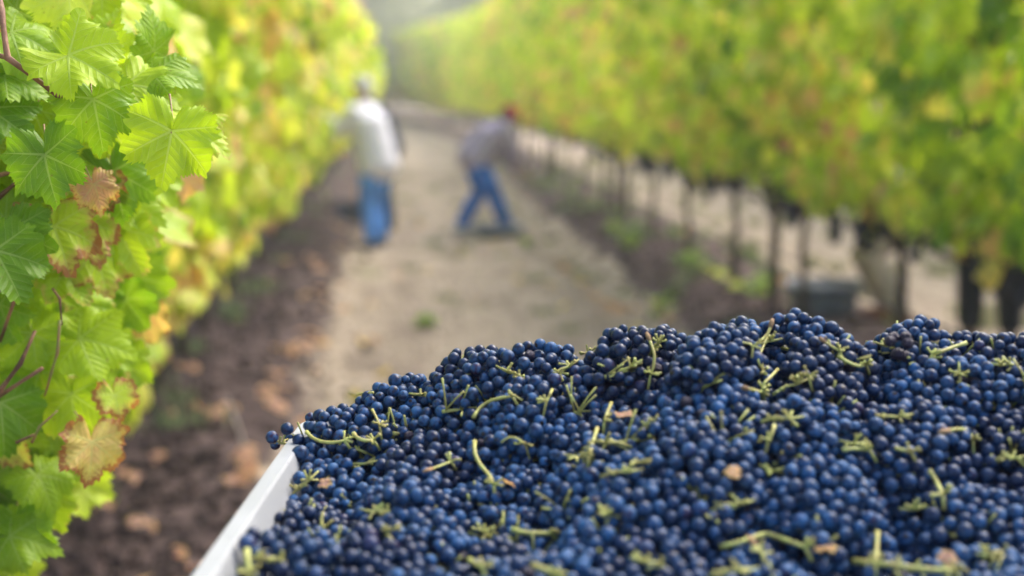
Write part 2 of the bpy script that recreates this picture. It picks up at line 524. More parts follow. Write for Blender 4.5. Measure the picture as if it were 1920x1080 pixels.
HERO = [leaf_template(216, 9, k, 0.10, 1.6, True) for k in range(12)]
HERO_ME = [tri_mesh('leaf', v, t, [M['leaf'], M['petiole']], True, {'lc': ('FLOAT_VECTOR', l)}, mi) for v, t, l, mi in HERO]
PART = [leaf_template(40, 3, 20 + k, 0.07, 1.1, False) for k in range(6)]
PART_ME = [tri_mesh('leaf', v, t, [M['leaf']], True, {'lc': ('FLOAT_VECTOR', l)}, mi) for v, t, l, mi in PART]
MID = [leaf_template(20, 2, 40 + k, 0.0, 1.2) for k in range(6)]
FAR = [leaf_template(9, 1, 60 + k, 0.0, 1.4) for k in range(5)]

def mat_from(tip, nrm):
    y = Vector(tip).normalized(); z = Vector(nrm); z = (z - y * z.dot(y))
    if z.length < 1e-4: z = y.orthogonal()
    z.normalize(); x = y.cross(z)
    return Matrix((x, y, z)).transposed()

def leaf_object(me, parent, origin, pos, tip, nrm, size, tint, brown=0.0):
    o = bpy.data.objects.new('leaf', me)
    C.objects.link(o)
    o.parent = parent
    m = mat_from(tip, nrm).to_4x4() @ Matrix.Diagonal((size * rnd.choice((-1, 1)), size, size, 1)) if False else mat_from(tip, nrm).to_4x4() @ Matrix.Diagonal((size, size, size, 1))
    m.translation = Vector(pos) - Vector(origin)
    o.matrix_local = m
    o.color = (tint, brown, rnd.random(), 1)
    return o

def batch_frames(tips, nrms):
    y = tips / np.linalg.norm(tips, axis=1, keepdims=True)
    z = nrms - y * np.sum(y * nrms, 1, keepdims=True)
    z /= np.maximum(np.linalg.norm(z, axis=1, keepdims=True), 1e-6)
    x = np.cross(y, z)
    return np.stack([x, y, z], 2)      # columns

def leaf_mass(name, pos, tips, nrms, size, tint, brown, templates, mat, parent=None, origin=(0, 0, 0)):
    Vs, Ts, As, Ls, n0 = [], [], [], [], 0
    fr = batch_frames(tips, nrms)
    which = rng.integers(0, len(templates), len(pos))
    rn = rng.random(len(pos))
    for k, (v, t, l, mi) in enumerate(templates):
        idx = np.where(which == k)[0]
        if not len(idx): continue
        W = np.einsum('nij,vj->nvi', fr[idx], v) * size[idx, None, None] + pos[idx, None, :] - np.array(origin)
        nv = len(v)
        Vs.append(W.reshape(-1, 3))
        Ts.append((t[None] + (np.arange(len(idx)) * nv + n0)[:, None, None]).reshape(-1, 3))
        col = np.stack([tint[idx], brown[idx], rn[idx], np.ones(len(idx))], 1)
        As.append(np.repeat(col, nv, 0)); Ls.append(np.tile(l, (len(idx), 1)))
        n0 += nv * len(idx)
    me = tri_mesh(name, np.concatenate(Vs), np.concatenate(Ts), [mat], True, {'tint': ('FLOAT_COLOR', np.concatenate(As)), 'lc': ('FLOAT_VECTOR', np.concatenate(Ls))})
    o = link(name, me, parent)
    o['kind'] = 'stuff'
    return o

ORD = ['first', 'second', 'third', 'fourth', 'fifth', 'sixth', 'seventh', 'eighth', 'ninth', 'tenth', 'eleventh', 'twelfth']

def canopy(x0, yc, n, side, wmax, zlo, seed, tint_mu=0.48):
    ztop = (3.15 if side > 0 else 3.6) + max(0, yc - 30) * .022
    y = yc + rng.uniform(-.9, .9, n)
    z = zlo + (ztop - zlo) * rng.random(n) ** 1.05
    # ragged lower edge and top
    z += (0.30 * (vnoise(y * 1.9, y * 0 + seed, 11) - .5) + .22 * (vnoise(y * 5.5, y * 0 + seed, 12) - .5)) * np.clip((1.6 - z) / .7, 0, 1) * 1.6
    z += .35 * (vnoise(y * 2.7, y * 0, 13) - .5) * np.clip((z - 2.4) / .6, 0, 1)
    z = np.where(rng.random(n) < .06, zlo - rng.uniform(0, .3, n) * vnoise(y * 3.1, y * 0, 15), z)
    w = np.interp(z, [0.5, 0.85, 1.15, 1.6, 2.3, 2.8, 3.2], [.30, .50, .72, .92, 1.0, .75, .3] if side > 0 else [.12, .16, .30, .66, 1.0, .9, .6]) * wmax
    bul = vnoise(y * 1.5, z * 1.7, 21) * .4 + vnoise(y * 4.5, z * 2.4, 22) * .6
    w = w * (0.50 + 0.90 * bul)
    s = np.where(rng.random(n) < .64, side, -side)
    u = 1 - 0.75 * rng.random(n) ** 1.4
    x = x0 + s * w * u
    pos = np.stack([x, y, z], 1)
    nrm = np.stack([s * (0.9 + 0 * x), rng.normal(-.12, .45, n), rng.normal(.55, .4, n)], 1)
    tip = np.stack([s * rng.normal(.25, .3, n), rng.normal(0, .5, n), -np.abs(rng.normal(.9, .4, n))], 1)
    size = rng.uniform(.058, .105, n)
    patch = vnoise(y * 5.0, z * 1.3, 31) * .6 + vnoise(y * 1.1, z * 1.4, 32) * .4
    low = np.clip((1.25 - z) / .5, 0, 1)
    tint = tint_mu + rng.normal(0, .15, n) + (patch - .5) * .75 + low * .08
    old = rng.random(n) < (0.03 + 0.10 * low + .34 * (vnoise(y * 4.2, z * 2.2, 33) > .74))
    tint = np.where(old, np.where(rng.random(n) < .86, rng.uniform(.70, .84, n), rng.uniform(.86, .99, n)), tint)
    brown = np.where(rng.random(n) < .18, rng.uniform(.2, .8, n), 0)
    return pos, tip, nrm, size, np.clip(tint, 0.03, 1), brown, s * u

def berry_cluster(mb, c, length=.13, r=.011, n=34, mi=0, wd=.038):
    c = Vector(c)
    for i in range(n):
        t = rnd.random()
        w = wd * (1 - .75 * t)
        a = rnd.uniform(0, 6.283)
        mb.ball(c + Vector((w * math.cos(a), w * math.sin(a), -t * length)), r, 6, 4, mi)

def trunk_mesh(h=.86, lean=(0, 0), r=.030, seed=0):
    q = random.Random(seed)
    mb = MB()
    pts = []; rad = []
    for i in range(9):
        t = i / 8
        pts.append((lean[0] * t + q.uniform(-.014, .014) * (i > 0), lean[1] * t + q.uniform(-.018, .018) * (i > 0), h * t - .03))
        rad.append(r * (1.35 - .45 * t + .12 * q.random()) * (1.25 if i in (0, 8) else 1))
    mb.tube(pts, rad, 9, wob=.12)
    return mb, pts[-1]

def vine(x0, y, side, idx, row, wmax, zlo, n_leaf, n_parts, tint_mu, label, group, templates, mat, fs=1.0):
    x0 = x0 + float(bend(y))
    z0 = float(ground_height(np.array(x0), np.array(y)))
    root = empty('grape_vine', (x0, y, z0))
    tag(root, label, 'grape vine', group)
    mb, top = trunk_mesh(.86 - z0, (rnd.uniform(-.03, .03), rnd.uniform(-.05, .05)), rnd.uniform(.021, .028), idx * 3 + (7 if side > 0 else 0))
    mb.build('trunk', M['bark'], root)
    cb = MB()
    for s in (-1, 1):
        pts = [Vector(top) + Vector((rnd.uniform(-.012, .012) * k, s * k * .2, .03 * math.sin(k * 1.3) - (.06 if k == 0 else 0))) for k in range(5)]
        cb.tube(pts, [.028, .023, .019, .017, .013], 7, wob=.15)
    cb.build('cordon', M['bark'], root)
    sh = MB()
    nsh = 7 if y < 20 else 3
    for k in range(nsh):
        yy = rnd.uniform(-.75, .75); s = rnd.choice((-1, 1))
        sh.tube(bez((0, yy, .86 - z0), (s * rnd.uniform(0, .15), yy + rnd.uniform(-.2, .2), 1.7), (s * rnd.uniform(.2, .6) * wmax, yy + rnd.uniform(-.4, .4), rnd.uniform(2.1, 2.8)), 6), [.006, .0055, .005, .0045, .004, .0035, .003], 5)
    sh.build('cane', M['cane'], root)
    pos, tip, nrm, size, tint, brown, u = canopy(x0, y, n_leaf, side, wmax, zlo, idx, tint_mu)
    size = size * fs
    order = np.argsort(-(u * side))           # outermost on the alley side first
    part_idx = rng.permutation(order[:n_parts * 2])[:n_parts] if n_parts else np.array([], int)
    mask = np.ones(len(pos), bool); mask[part_idx] = False
    leaf_mass('foliage', pos[mask], tip[mask], nrm[mask], size[mask], tint[mask], brown[mask], templates, mat, root, (x0, y, z0))
    for i in part_idx:
        leaf_object(rnd.choice(PART_ME), root, (x0, y, z0), pos[i], tip[i], nrm[i], float(size[i]), float(tint[i]), float(brown[i]))
    # fruit left on the vine
    nb = 6 if side < 0 else 3
    for k in range(nb if y < 32 else 2):
        g = MB()
        yy = rnd.uniform(-.75, .75)
        c = (rnd.uniform(-.06, .06) + side * .09, yy, .93 - z0 + rnd.uniform(-.06, .1))
        berry_cluster(g, (0, 0, 0), .18, .0135, 60 if y < 14 else 26, 0, .055)
        g.build('grape_bunch', M['grape_far'], root, loc=c)['kind'] = 'stuff'
    return root

NEAR_N, FAR_N = 1350, 560
# right-hand row
for i in range(58):
    y = 3.2 + VINE_STEP * i
    near = y < 12.5
    if 2 <= i <= 8:
        lab = ['right-row vine with slanting arm and first whole trunk in view', 'right-row vine above the black tub, next after the slanting arm', 'right-row vine just left of the nearest wooden post', 'right-row vine, fourth trunk from the near end', 'right-row vine, fifth trunk from the near end', 'right-row vine, sixth trunk from the near end', 'right-row vine, seventh trunk from the near end'][i - 2]
    elif i == 0: lab = 'dense dark green canopy of the closest vine, filling the upper right corner'
    elif i == 1: lab = 'dense vine canopy with yellow leaves hanging over the black-trousered legs'
    else: lab = 'distant blurred grape vine of the right row, yellow-green canopy on a thin trunk'
    vine(ROW_R, y, -1, i, 'right', .80, 1.08, NEAR_N if near else FAR_N if y < 45 else 440, (260 if i < 3 else 110) if near else 0,
         (.36, .42, .50, .54)[min(i, 3)] + .02 * min(max(i - 3, 0), 4), lab, 'grape vines of the right-hand row', MID if near else FAR, M['leaf_mass'] if y < 8 else M['leaf_far'], 1.0 if near else 1.4 if y < 45 else 2.3)
# left-hand row
for i in range(58):
    y = 3.25 + VINE_STEP * i
    near = y < 12.5
    if i in (1, 2, 3, 4):
        lab = ['left-row vine hanging low over bare soil behind the in-focus leaves', 'left-row vine with dark trunk beside the hanging orange leaf', 'left-row vine, second trunk beyond the hanging orange leaf', 'left-row vine, third trunk beyond the hanging orange leaf'][i - 1]
    elif i == 0: lab = 'grape vine of the left row whose canopy stands right behind the in-focus leaves'
    else: lab = 'distant blurred grape vine of the left row, bright yellow-green canopy'
    vine(ROW_L, y, 1, i, 'left', .82, .80, NEAR_N if near else FAR_N if y < 45 else 440, (240 if i < 2 else 110) if near else 0,
         .56, lab, 'grape vines of the left-hand row', MID if near else FAR, M['leaf_mass'] if y < 8 else M['leaf_far'], 1.0 if near else 1.4 if y < 45 else 2.3)

# the next row, glimpsed through gaps of the right-hand canopy
for i in range(16):
    y = 2.6 + VINE_STEP * i
    vine(ROW_R + SPACING, y, -1, 200 + i, 'next', .70, .95, 620, 0, .45, 'vine of the next row, glimpsed through gaps in the right-hand canopy', 'grape vines of the row beyond the right-hand row', FAR, M['leaf_far'], 1.4)
# wires, posts and stakes
M['wood'] = plain('weathered_wood', (0.16, 0.125, 0.10), 0.9, 0.4, 14, 0.1, 0.6, dist=0.01)
M['steel'] = plain('dull_steel', (0.22, 0.22, 0.23), 0.5, 0.2, 20, 0.4, 0.1, metallic=0.6)
M['hose'] = plain('black_hose', (0.03, 0.03, 0.03), 0.5, 0.1, 20, 0.3, 0.1)
for x0, rowname in ((ROW_L, 'left'), (ROW_R, 'right')):
    for z, nm, lb in ((.885, 'trellis_wire', 'cordon'), (1.35, 'trellis_wire', 'foliage')):
        mb = MB(); mb.tube([(x0 + .035, .8, z), (x0 + .035, 30, z)], .0018, 5)
        o = mb.build(nm, M['steel']); tag(o, f'thin steel {lb} wire of the {rowname} vine row', 'wire')
    mb = MB(); mb.tube([(x0 - .04, .8 + k * 1.0, .46 + .02 * math.sin(k * 1.9)) for k in range(29)], .008, 6)
    o = mb.build('drip_hose', M['hose']); tag(o, f'black drip hose slung along the trunks of the {rowname} row', 'hose')
    for k in range(6):
        y = (8.8 if x0 > 0 else 7.35) + 6.6 * k
        mb = MB()
        mb.tube([(0, 0, -.1), (.01, 0, 1.0), (0, .01, 2.3)], [.036, .034, .033], 10, wob=.06)
        zz = float(ground_height(np.array(x0), np.array(y)))
        o = mb.build('trellis_post', M['wood'], loc=(x0 + float(bend(y)), y, zz))
        tag(o, (f'straight brown wooden post standing between vine trunks, nearest in the {rowname} row' if k == 0 else f'distant blurred wooden post among the trunks of the {rowname} row'), 'post', f'wooden posts of the {rowname} row')

# ------------------------------------------------------------------ near vine of the left row: leaves in or near focus
nv_o = Vector((-1.25, 1.60, 0.02))
near_vine = empty('grape_vine', nv_o)
tag(near_vine, 'closest grape vine, with sharp serrated green leaves reaching in from the left edge', 'grape vine', 'grape vines of the left-hand row')
mb, top = trunk_mesh(.84, (0.02, .03), .034, 99); mb.build('trunk', M['bark'], near_vine)
cb = MB()
for s in (-1, 1):
    cb.tube([Vector(top) + Vector((.01 * k, s * k * .2, .02 * math.sin(k) - (.06 if k == 0 else 0))) for k in range(5)], [.028, .023, .019, .017, .013], 7, wob=.15)
cb.build('cordon', M['bark'], near_vine)

def cane(pts, rad, mat='cane'):
    P = [at(p[0], p[1], (p[2] if p[2] < 1.8 else 1.62 + (p[2] - 1.8) * .4) * .875) - nv_o for p in pts]
    Q = []
    for i in range(len(P) - 1):
        for t in (0, .34, .67): Q.append(P[i].lerp(P[i + 1], t))
    Q.append(P[-1])
    rr = [rad * (1 - .35 * i / len(Q)) * (1.35 if i % 3 == 0 and 0 < i < len(Q) - 1 else 1) for i in range(len(Q))]
    mb = MB(); mb.tube(Q, rr, 8)
    return mb.build('cane', M[mat], near_vine)
cane([(-60, -260, 1.75), (2, 20, 1.50), (14, 108, 1.48), (108, 178, 1.50), (135, 186, 1.56)], .0032)
cane([(-180, 60, 1.9), (-60, 90, 1.6), (14, 108, 1.48)], .0034)
cane([(-120, 350, 1.7), (0, 328, 1.62), (54, 316, 1.6)], .0026)
cane([(-120, 480, 1.8), (0, 368, 1.65), (54, 322, 1.62)], .0028)
cane([(108, 180, 1.5), (112, 158, 1.5), (118, 138, 1.5)], .0022, 'petiole')
cane([(-40, 760, 1.9), (0, 732, 1.85), (38, 682, 1.85), (66, 620, 1.9)], .0028)
cane([(112, 600, 1.9), (108, 660, 1.88), (96, 700, 1.9), (84, 742, 1.95)], .0018, 'petiole')
cane([(60, 830, 1.9), (74, 800, 1.88), (108, 770, 1.9)], .0016, 'petiole')
cane([(252, 262, 1.58), (285, 270, 1.5), (305, 258, 1.5), (322, 248, 1.5)], .0014, 'petiole')
cane([(0, 640, 2.0), (28, 560, 1.9), (40, 520, 1.9)], .0022)
cane([(-100, 560, 2.0), (20, 540, 1.95), (52, 490, 1.9), (82, 455, 1.9)], .0026)
cane([(98, 540, 1.95), (112, 560, 1.95), (116, 610, 1.95)], .0015)
cane([(80, 690, 1.9), (10, 735, 1.9), (-80, 800, 2.0)], .0024)
cane([(30, 830, 1.95), (64, 815, 1.95)], .002)
# long old canes carrying the shoots back to the cordon
for (p, d) in (((-60, -260), 1.75), ((-180, 60), 1.9), ((-120, 480), 1.8), ((-120, 350), 1.7), ((-40, 760), 1.9), ((-80, 800), 2.0), ((-100, 560), 2.0), ((0, 905), 2.1)):
    e = at(p[0], p[1], d * .875) - nv_o
    mb = MB(); mb.tube(bez((0.0, rnd.uniform(-.3, .5), .84), (e.x * .3, e.y * .5, max(e.z, 1.0) + .1), e, 8), [.005] * 5 + [.0042] * 4, 7)
    mb.build('cane', M['cane'], near_vine)

# px, py of the petiole junction, distance, tip direction on the picture (dx, dy), size, tint, browning, tilt (right, up)
HL = [
 (128, 104, 1.50, (1.0, .38), .088, .52, 0, (.2, .5)),
 (175, 186, 1.52, (.25, 1.0), .080, .34, 0, (.1, .5)),
 (322, 246, 1.50, (-.12, 1.0), .088, .50, .0, (.55, .3)),
 (338, 236, 1.56, (.95, .25), .078, .58, .22, (-.1, .6)),
 (84, 290, 1.50, (.25, 1.0), .080, .26, 0, (.2, .45)),
 (236, 160, 1.60, (.8, .75), .092, .55, 0, (.3, .4)),
 (288, 96, 1.68, (.35, -.8), .060, .36, 0, (.5, .4)),
 (286, 140, 1.62, (.85, -.1), .062, .36, 0, (.4, .8)),
 (20, 62, 1.62, (.9, .2), .085, .40, 0, (.3, .6)),
 (30, 20, 1.75, (.8, -.4), .085, .36, 0, (.2, .3)),
 (8, 140, 1.60, (.9, .3), .072, .34, 0, (.1, .7)),
 (62, 205, 1.64, (-.5, .9), .080, .46, 0, (.2, .3)),
 (-20, 205, 1.58, (.7, .5), .080, .22, 0, (.3, .5)),
 (95, 215, 1.66, (.1, 1), .072, .42, 0, (.2, .4)),
 (190, 100, 1.72, (.3, -.9), .075, .50, 0, (.1, .4)),
 (100, 425, 1.66, (.5, .95), .085, .60, .75, (.5, .2)),
 (150, 420, 1.78, (.6, .8), .085, .62, .70, (.4, .3)),
 (175, 470, 1.86, (.35, .9), .100, .60, .55, (.2, .3)),
 (215, 370, 1.95, (.9, .35), .090, .50, 0, (.1, .5)),
 (222, 430, 1.92, (.5, .8), .085, .52, .2, (.2, .3)),
 (18, 430, 1.62, (.3, 1), .085, .20, 0, (.1, .6)),
 (-10, 470, 1.56, (.5, .9), .090, .24, 0, (.3, .4)),
 (10, 410, 1.72, (1, .3), .075, .36, 0, (.1, .4)),
 (70, 420, 1.90, (.4, .9), .085, .52, .1, (.1, .4)),
 (120, 508, 1.80, (.6, .8), .078, .46, .35, (.3, .5)),
 (55, 495, 1.90, (.4, .9), .080, .42, 0, (.2, .3)),
 (148, 636, 1.86, (1, .15), .096, .50, 0, (.3, .4)),
 (60, 625, 1.84, (.2, 1), .080, .44, 0, (.1, .6)),
 (112, 610, 1.95, (-.4, .9), .080, .40, 0, (.1, .4)),
 (30, 575, 2.0, (.7, .7), .085, .38, 0, (.1, .4)),
 (150, 575, 1.95, (.9, -.1), .070, .42, .2, (0, .8)),
 (190, 660, 1.98, (.5, .9), .085, .46, 0, (.2, .4)),
 (135, 738, 1.85, (.12, 1), .105, .50, .1, (.2, .3)),
 (185, 735, 1.92, (.5, .7), .090, .56, .45, (.2, .5)),
 (72, 700, 1.95, (-.1, 1), .085, .40, 0, (.1, .4)),
 (20, 680, 2.05, (-.1, 1), .09, .46, 0, (.2, .4)),
 (172, 828, 1.68, (.12, 1), .076, .85, .78, (.75, .1)),
 (215, 740, 1.75, (.3, .75), .055, .66, .9, (.3, .4)),
 (0, 755, 1.75, (.15, 1), .100, .26, 0, (.3, .3)),
 (50, 830, 2.05, (.8, -.1), .055, .42, .0, (.2, .5)),
 (70, 890, 1.92, (.6, .7), .078, .40, 0, (.2, .4)),
 (85, 930, 2.0, (.4, 1), .075, .46, .1, (.2, .4)),
 (18, 1006, 1.86, (.8, .1), .085, .36, 0, (.1, .5)),
 (30, 985, 1.90, (.2, 1), .090, .32, 0, (.2, .4)),
 (235, 560, 2.3, (.6, .8), .085, .34, 0, (.1, .4)),
 (255, 520, 2.4, (.5, .9), .09, .40, 0, (.2, .4)),
 (222, 680, 2.2, (.3, 1), .080, .44, 0, (.3, .4)),
 (282, 590, 2.5, (.1, 1), .062, .88, .5, (.2, .2)),
 (176, 345, 1.60, (.35, .9), .044, .97, .6, (.4, -.2)),
 (200, 345, 1.70, (.1, .9), .045, .94, .8, (-.5, .2)),
 (160, 300, 1.72, (.6, .5), .050, .76, .6, (.2, .5)),
 (215, 300, 1.95, (.3, .9), .060, .93, .4, (.2, .3)),
 (345, 330, 2.6, (.1, 1), .055, .93, .4, (.2, .3)),
 (280, 330, 2.2, (.6, .8), .080, .48, 0, (.2, .3)),
 (0, 800, 1.9, (.5, .8), .09, .74, .6, (.2, .3)),
 (0, 570, 1.8, (.3, 1), .08, .30, 0, (.2, .3)),
]
for (px, py, d, (tx, ty), sz, ti, br, (nr_, nu)) in HL:
    if d > 1.7: d, sz = 1.7 + (d - 1.7) * .45, sz * .90
    d *= .875; sz *= .875
    if ti < .65: ti *= .86
    p = at(px, py, d)
    tip = _r * tx - _u * ty - _f * rnd.uniform(.0, .35)
    n = -_f + _r * (nr_ + rnd.gauss(0, .35)) + _u * (nu + rnd.gauss(.1, .3))
    leaf_object(HERO_ME[rnd.randrange(12)], near_vine, nv_o, p, tip, n, sz * rnd.uniform(.76, .84), ti, br)
# fill behind them: the rest of the near canopy
def clump(px0, px1, py0, py1, d0, d1, n, mes, tmu=.42):
    for _ in range(n):
        px = rnd.uniform(px0, px1); py = rnd.uniform(py0, py1); d = rnd.uniform(d0, d1)
        p = at(px, py, d)
        if p.x > -0.20: continue
        tip = Vector((rnd.gauss(.35, .4), rnd.gauss(-.1, .4), -abs(rnd.gauss(.9, .4))))
        n_ = Vector((rnd.gauss(.55, .3), rnd.gauss(-.7, .35), rnd.gauss(.5, .3)))
        ti = min(.7, max(.1, rnd.gauss(tmu, .12))); br = 0
        q = rnd.random()
        if q < .035: ti = rnd.uniform(.75, .92); br = .3
        elif q < .18: br = rnd.uniform(.2, .7)
        leaf_object(rnd.choice(mes), near_vine, nv_o, p, tip, n_, rnd.uniform(.052, .074), ti, br)
clump(-120, 225, -80, 420, 1.48, 1.8, 80, HERO_ME, .36)
clump(-120, 215, 400, 760, 1.62, 2.0, 66, HERO_ME, .38)
clump(-120, 140, 740, 900, 1.65, 2.0, 30, HERO_ME, .36)
clump(-120, 40, 850, 1100, 1.65, 2.0, 17, HERO_ME, .32)
clump(-100, 330, -80, 480, 2.1, 2.7, 90, PART_ME, .48)
clump(-100, 250, 400, 690, 2.2, 2.7, 45, PART_ME, .48)
# remaining leaves of this vine, out to the sides
pos, tip, nrm, size, tint, brown, u = canopy(-1.25, 1.65, 900, 1, .72, .85, 77, .42)
keep = np.array([p[0] < -.62 and p[1] > .9 for p in pos])
leaf_mass('foliage', pos[keep], tip[keep], nrm[keep], size[keep], tint[keep], brown[keep], MID, M['leaf_mass'], near_vine, nv_o)
for (px, py, d) in ((135, 672, 1.86), (352, 0, 2.2), (95, 925, 2.1), (380, 690, 2.3), (190, 700, 2.05)):
    pass
g = MB(); berry_cluster(g, (0, 0, 0), .10, .0065, 30); g.build('grape_bunch', M['grape_far'], near_vine, loc=at(52, 905, 2.15) - nv_o)


# ------------------------------------------------------------------ harvest bin
RIM = 1.28
A_ = at_z(350, 1080, RIM); B_ = at_z(572, 772, RIM)
U_ = (B_ - A_).normalized(); V_ = Vector((U_.y, -U_.x, 0))
BW, BD = 1.22, 1.02
bin_c = B_ + V_ * (BW / 2) - U_ * (BD / 2); bin_c.z = 0
bin_rz = math.atan2(V_.y, V_.x)
def rrect(inset, z, rc, n=8):
    hx, hy = BW / 2 - inset, BD / 2 - inset
    rc = max(rc - inset, .012); out = []
    for cx, cy, a0 in ((hx - rc, hy - rc, 0), (-hx + rc, hy - rc, 90), (-hx + rc, -hy + rc, 180), (hx - rc, -hy + rc, 270)):
        for k in range(n + 1):
            a = R(a0 + 90 * k / n)
            out.append((cx + rc * math.cos(a), cy + rc * math.sin(a), z))
    return out
bin_o = empty('harvest_bin', bin_c, bin_rz)
tag(bin_o, 'white plastic harvest bin heaped with dark blue grapes, its rim showing at lower left', 'bin')
mb = MB()
mb.ring_loft([rrect(i, z, .055) for i, z in ((.030, 1.215), (.006, 1.212), (.001, 1.216), (0, 1.222), (0, 1.272), (.0015, 1.2775), (.0035, 1.28), (.0155, 1.2802), (.0172, 1.2787), (.0186, 1.2755), (.027, 1.242), (.031, 1.233), (.036, 1.215))], False)
mb.build('rim', M['bin'], bin_o).data.set_sharp_from_angle(angle=R(22))
mb = MB()
mb.ring_loft([rrect(i, z, .08) for i, z in ((.060, .11), (.055, .12), (.030, 1.215), (.036, 1.2149), (.070, .16), (.09, .14))], True)
mb.build('wall', M['bin'], bin_o).data.set_sharp_from_angle(angle=R(30))
for sx_ in (-1, 0, 1):
    mb = MB(); mb.box((sx_ * (BW / 2 - .16), 0, .056), (.14, BD - .14, .11))
    mb.build('foot', M['bin'], bin_o)
for k in range(7):
    mb = MB(); mb.box((-BW / 2 + .028, -BD / 2 + .15 + k * .12, .66), (.022, .03, 1.04)); mb.build('rib', M['bin'], bin_o)
    mb = MB(); mb.box((BW / 2 - .028, -BD / 2 + .15 + k * .12, .66), (.022, .03, 1.04)); mb.build('rib', M['bin'], bin_o)

def bin_ab(p):
    q = Vector((p[0], p[1], 0)) - Vector((B_.x, B_.y, 0))
    return q.dot(V_), -q.dot(U_)

# ------------------------------------------------------------------ heap surface
CP = [(585, 768, 1.205), (640, 755, 1.19), (700, 735, 1.185), (760, 715, 1.18), (860, 658, 1.17), (930, 636, 1.165), (1010, 634, 1.16), (1085, 634, 1.155), (1150, 618, 1.15),
      (1280, 616, 1.14), (1400, 612, 1.13), (1500, 602, 1.12), (1600, 618, 1.11), (1700, 620, 1.10), (1745, 602, 1.09), (1820, 620, 1.08), (1920, 628, 1.07), (2050, 630, 1.05),
      (545, 850, 1.13), (520, 900, 1.06), (488, 970, .950), (432, 1050, .885), (392, 1140, .82), (900, 850, 1.07), (760, 800, 1.13), (1000, 740, 1.09), (1360, 690, 1.02), (1250, 790, .97), (1400, 860, .92), (1700, 850, .95), (1600, 740, 1.03),
      (1850, 740, 1.0), (1100, 800, 1.06), (1000, 1000, .93), (1500, 1000, .87), (1850, 1000, .86), (700, 1000, .955), (740, 960, .955), (600, 930, 1.03)]
PTS = [at(px, py, d) for px, py, d in CP]
PTS = [(p.x, p.y, p.z) for p in PTS]
def from_ab(a, b, z):
    q = B_ + V_ * a - U_ * b
    return (q.x, q.y, z)
for a in (.06, .25, .5, .75, 1.0, 1.16): PTS.append(from_ab(a, .045, 1.283))
for a in (.3, .6, .9, 1.1): PTS.append(from_ab(a, .8, 1.27)); PTS.append(from_ab(a, .96, 1.24))
for b_ in (.5, .7, .95): PTS.append(from_ab(.06, b_, 1.24))
for b_ in (.1, .3, .5, .7, .9): PTS.append(from_ab(1.16, b_, 1.25))
for a in (.8, .95): PTS.append(from_ab(a, .2, 1.37)); PTS.append(from_ab(a, .45, 1.33))
PTS = np.array(PTS)
_D = np.linalg.norm(PTS[:, None, :2] - PTS[None, :, :2], axis=2)
_mean = PTS[:, 2].mean()
_W = np.linalg.solve(_D + 1e-9 * np.eye(len(PTS)), PTS[:, 2] - _mean)
def heap(xy):
    xy = np.atleast_2d(xy)
    return _mean + np.linalg.norm(xy[:, None, :] - PTS[None, :, :2], axis=2) @ _W

# bunch centres over the whole bin
centres = []
tries = 0
while tries < 9000:
    tries += 1
    a = rnd.uniform(.045, BW - .045); b_ = rnd.uniform(.045, BD - .06)
    if all((a - c[0]) ** 2 + (b_ - c[1]) ** 2 > .056 ** 2 for c in centres): centres.append((a, b_))
BUN = []
for a, b_ in centres:
    q = from_ab(a, b_, 0)
    h = float(heap(np.array([[q[0], q[1]]]))[0])
    z = h - .012
    px, py = proj((q[0], q[1], z))
    vis = (q[1] > .80) and (-80 < px < 2010) and py < 1180
    th = rnd.uniform(0, 6.283)
    BUN.append(dict(c=np.array((q[0], q[1], z)), th=th, ax=np.array([rnd.uniform(.052, .066), rnd.uniform(.033, .042), .03]), up=rnd.uniform(-.005, .005) * (1 if b_ < .12 else 2.8), vis=vis,
                    rot=np.array(Matrix.Rotation(th, 3, 'Z'))))
BC = np.array([b['c'] for b in BUN]); BTH = np.array([b['th'] for b in BUN]); BAX = np.array([b['ax'] for b in BUN]); BUP = np.array([b['up'] for b in BUN])
def owner(xy):
    d = xy[:, None, :] - BC[None, :, :2]
    u = d[..., 0] * np.cos(BTH) + d[..., 1] * np.sin(BTH); v = -d[..., 0] * np.sin(BTH) + d[..., 1] * np.cos(BTH)
    q = np.sqrt((u / BAX[:, 0]) ** 2 + (v / BAX[:, 1]) ** 2)
    k = np.argmin(q, 1)
    return k, q[np.arange(len(xy)), k]
def top(xy):
    """height of the lumpy top of the heap: a dome for each bunch on the smooth heap"""
    xy = np.atleast_2d(xy)
    k, q = owner(xy)
    return heap(xy) + BUP[k] + .031 * np.sqrt(np.clip(1.15 - q * q, 0, 1)) - .028 + .008 * (vnoise(xy[:, 0] * 45, xy[:, 1] * 45, 61) - .5)
RB = 0.0056      # mean berry radius
cell = 0.0135
grid = {}
P_, R_, B_i = [], [], []
def ok_place(p, r, k=.87):
    g = (int(p[0] // cell), int(p[1] // cell), int(p[2] // cell))
    for i in (-1, 0, 1):
        for j in (-1, 0, 1):
            for l in (-1, 0, 1):
                for s in grid.get((g[0] + i, g[1] + j, g[2] + l), ()):
                    q = P_[s]
                    m = (r + R_[s]) * k
                    if (p[0] - q[0]) ** 2 + (p[1] - q[1]) ** 2 + (p[2] - q[2]) ** 2 < m * m: return False
    return True
def put(p, r, bi):
    g = (int(p[0] // cell), int(p[1] // cell), int(p[2] // cell))
    grid.setdefault(g, []).append(len(P_)); P_.append(tuple(p)); R_.append(r); B_i.append(bi)
vis_ids = [i for i, b in enumerate(BUN) if b['vis']]
NS = 90000
AB = np.stack([rng.uniform(.018, BW - .04, NS), rng.uniform(.022, .56, NS)], 1)
XY = np.array([B_.x, B_.y]) + AB[:, :1] * np.array([V_.x, V_.y]) - AB[:, 1:] * np.array([U_.x, U_.y])
kk = np.concatenate([owner(XY[i:i + 5000])[0] for i in range(0, NS, 5000)])
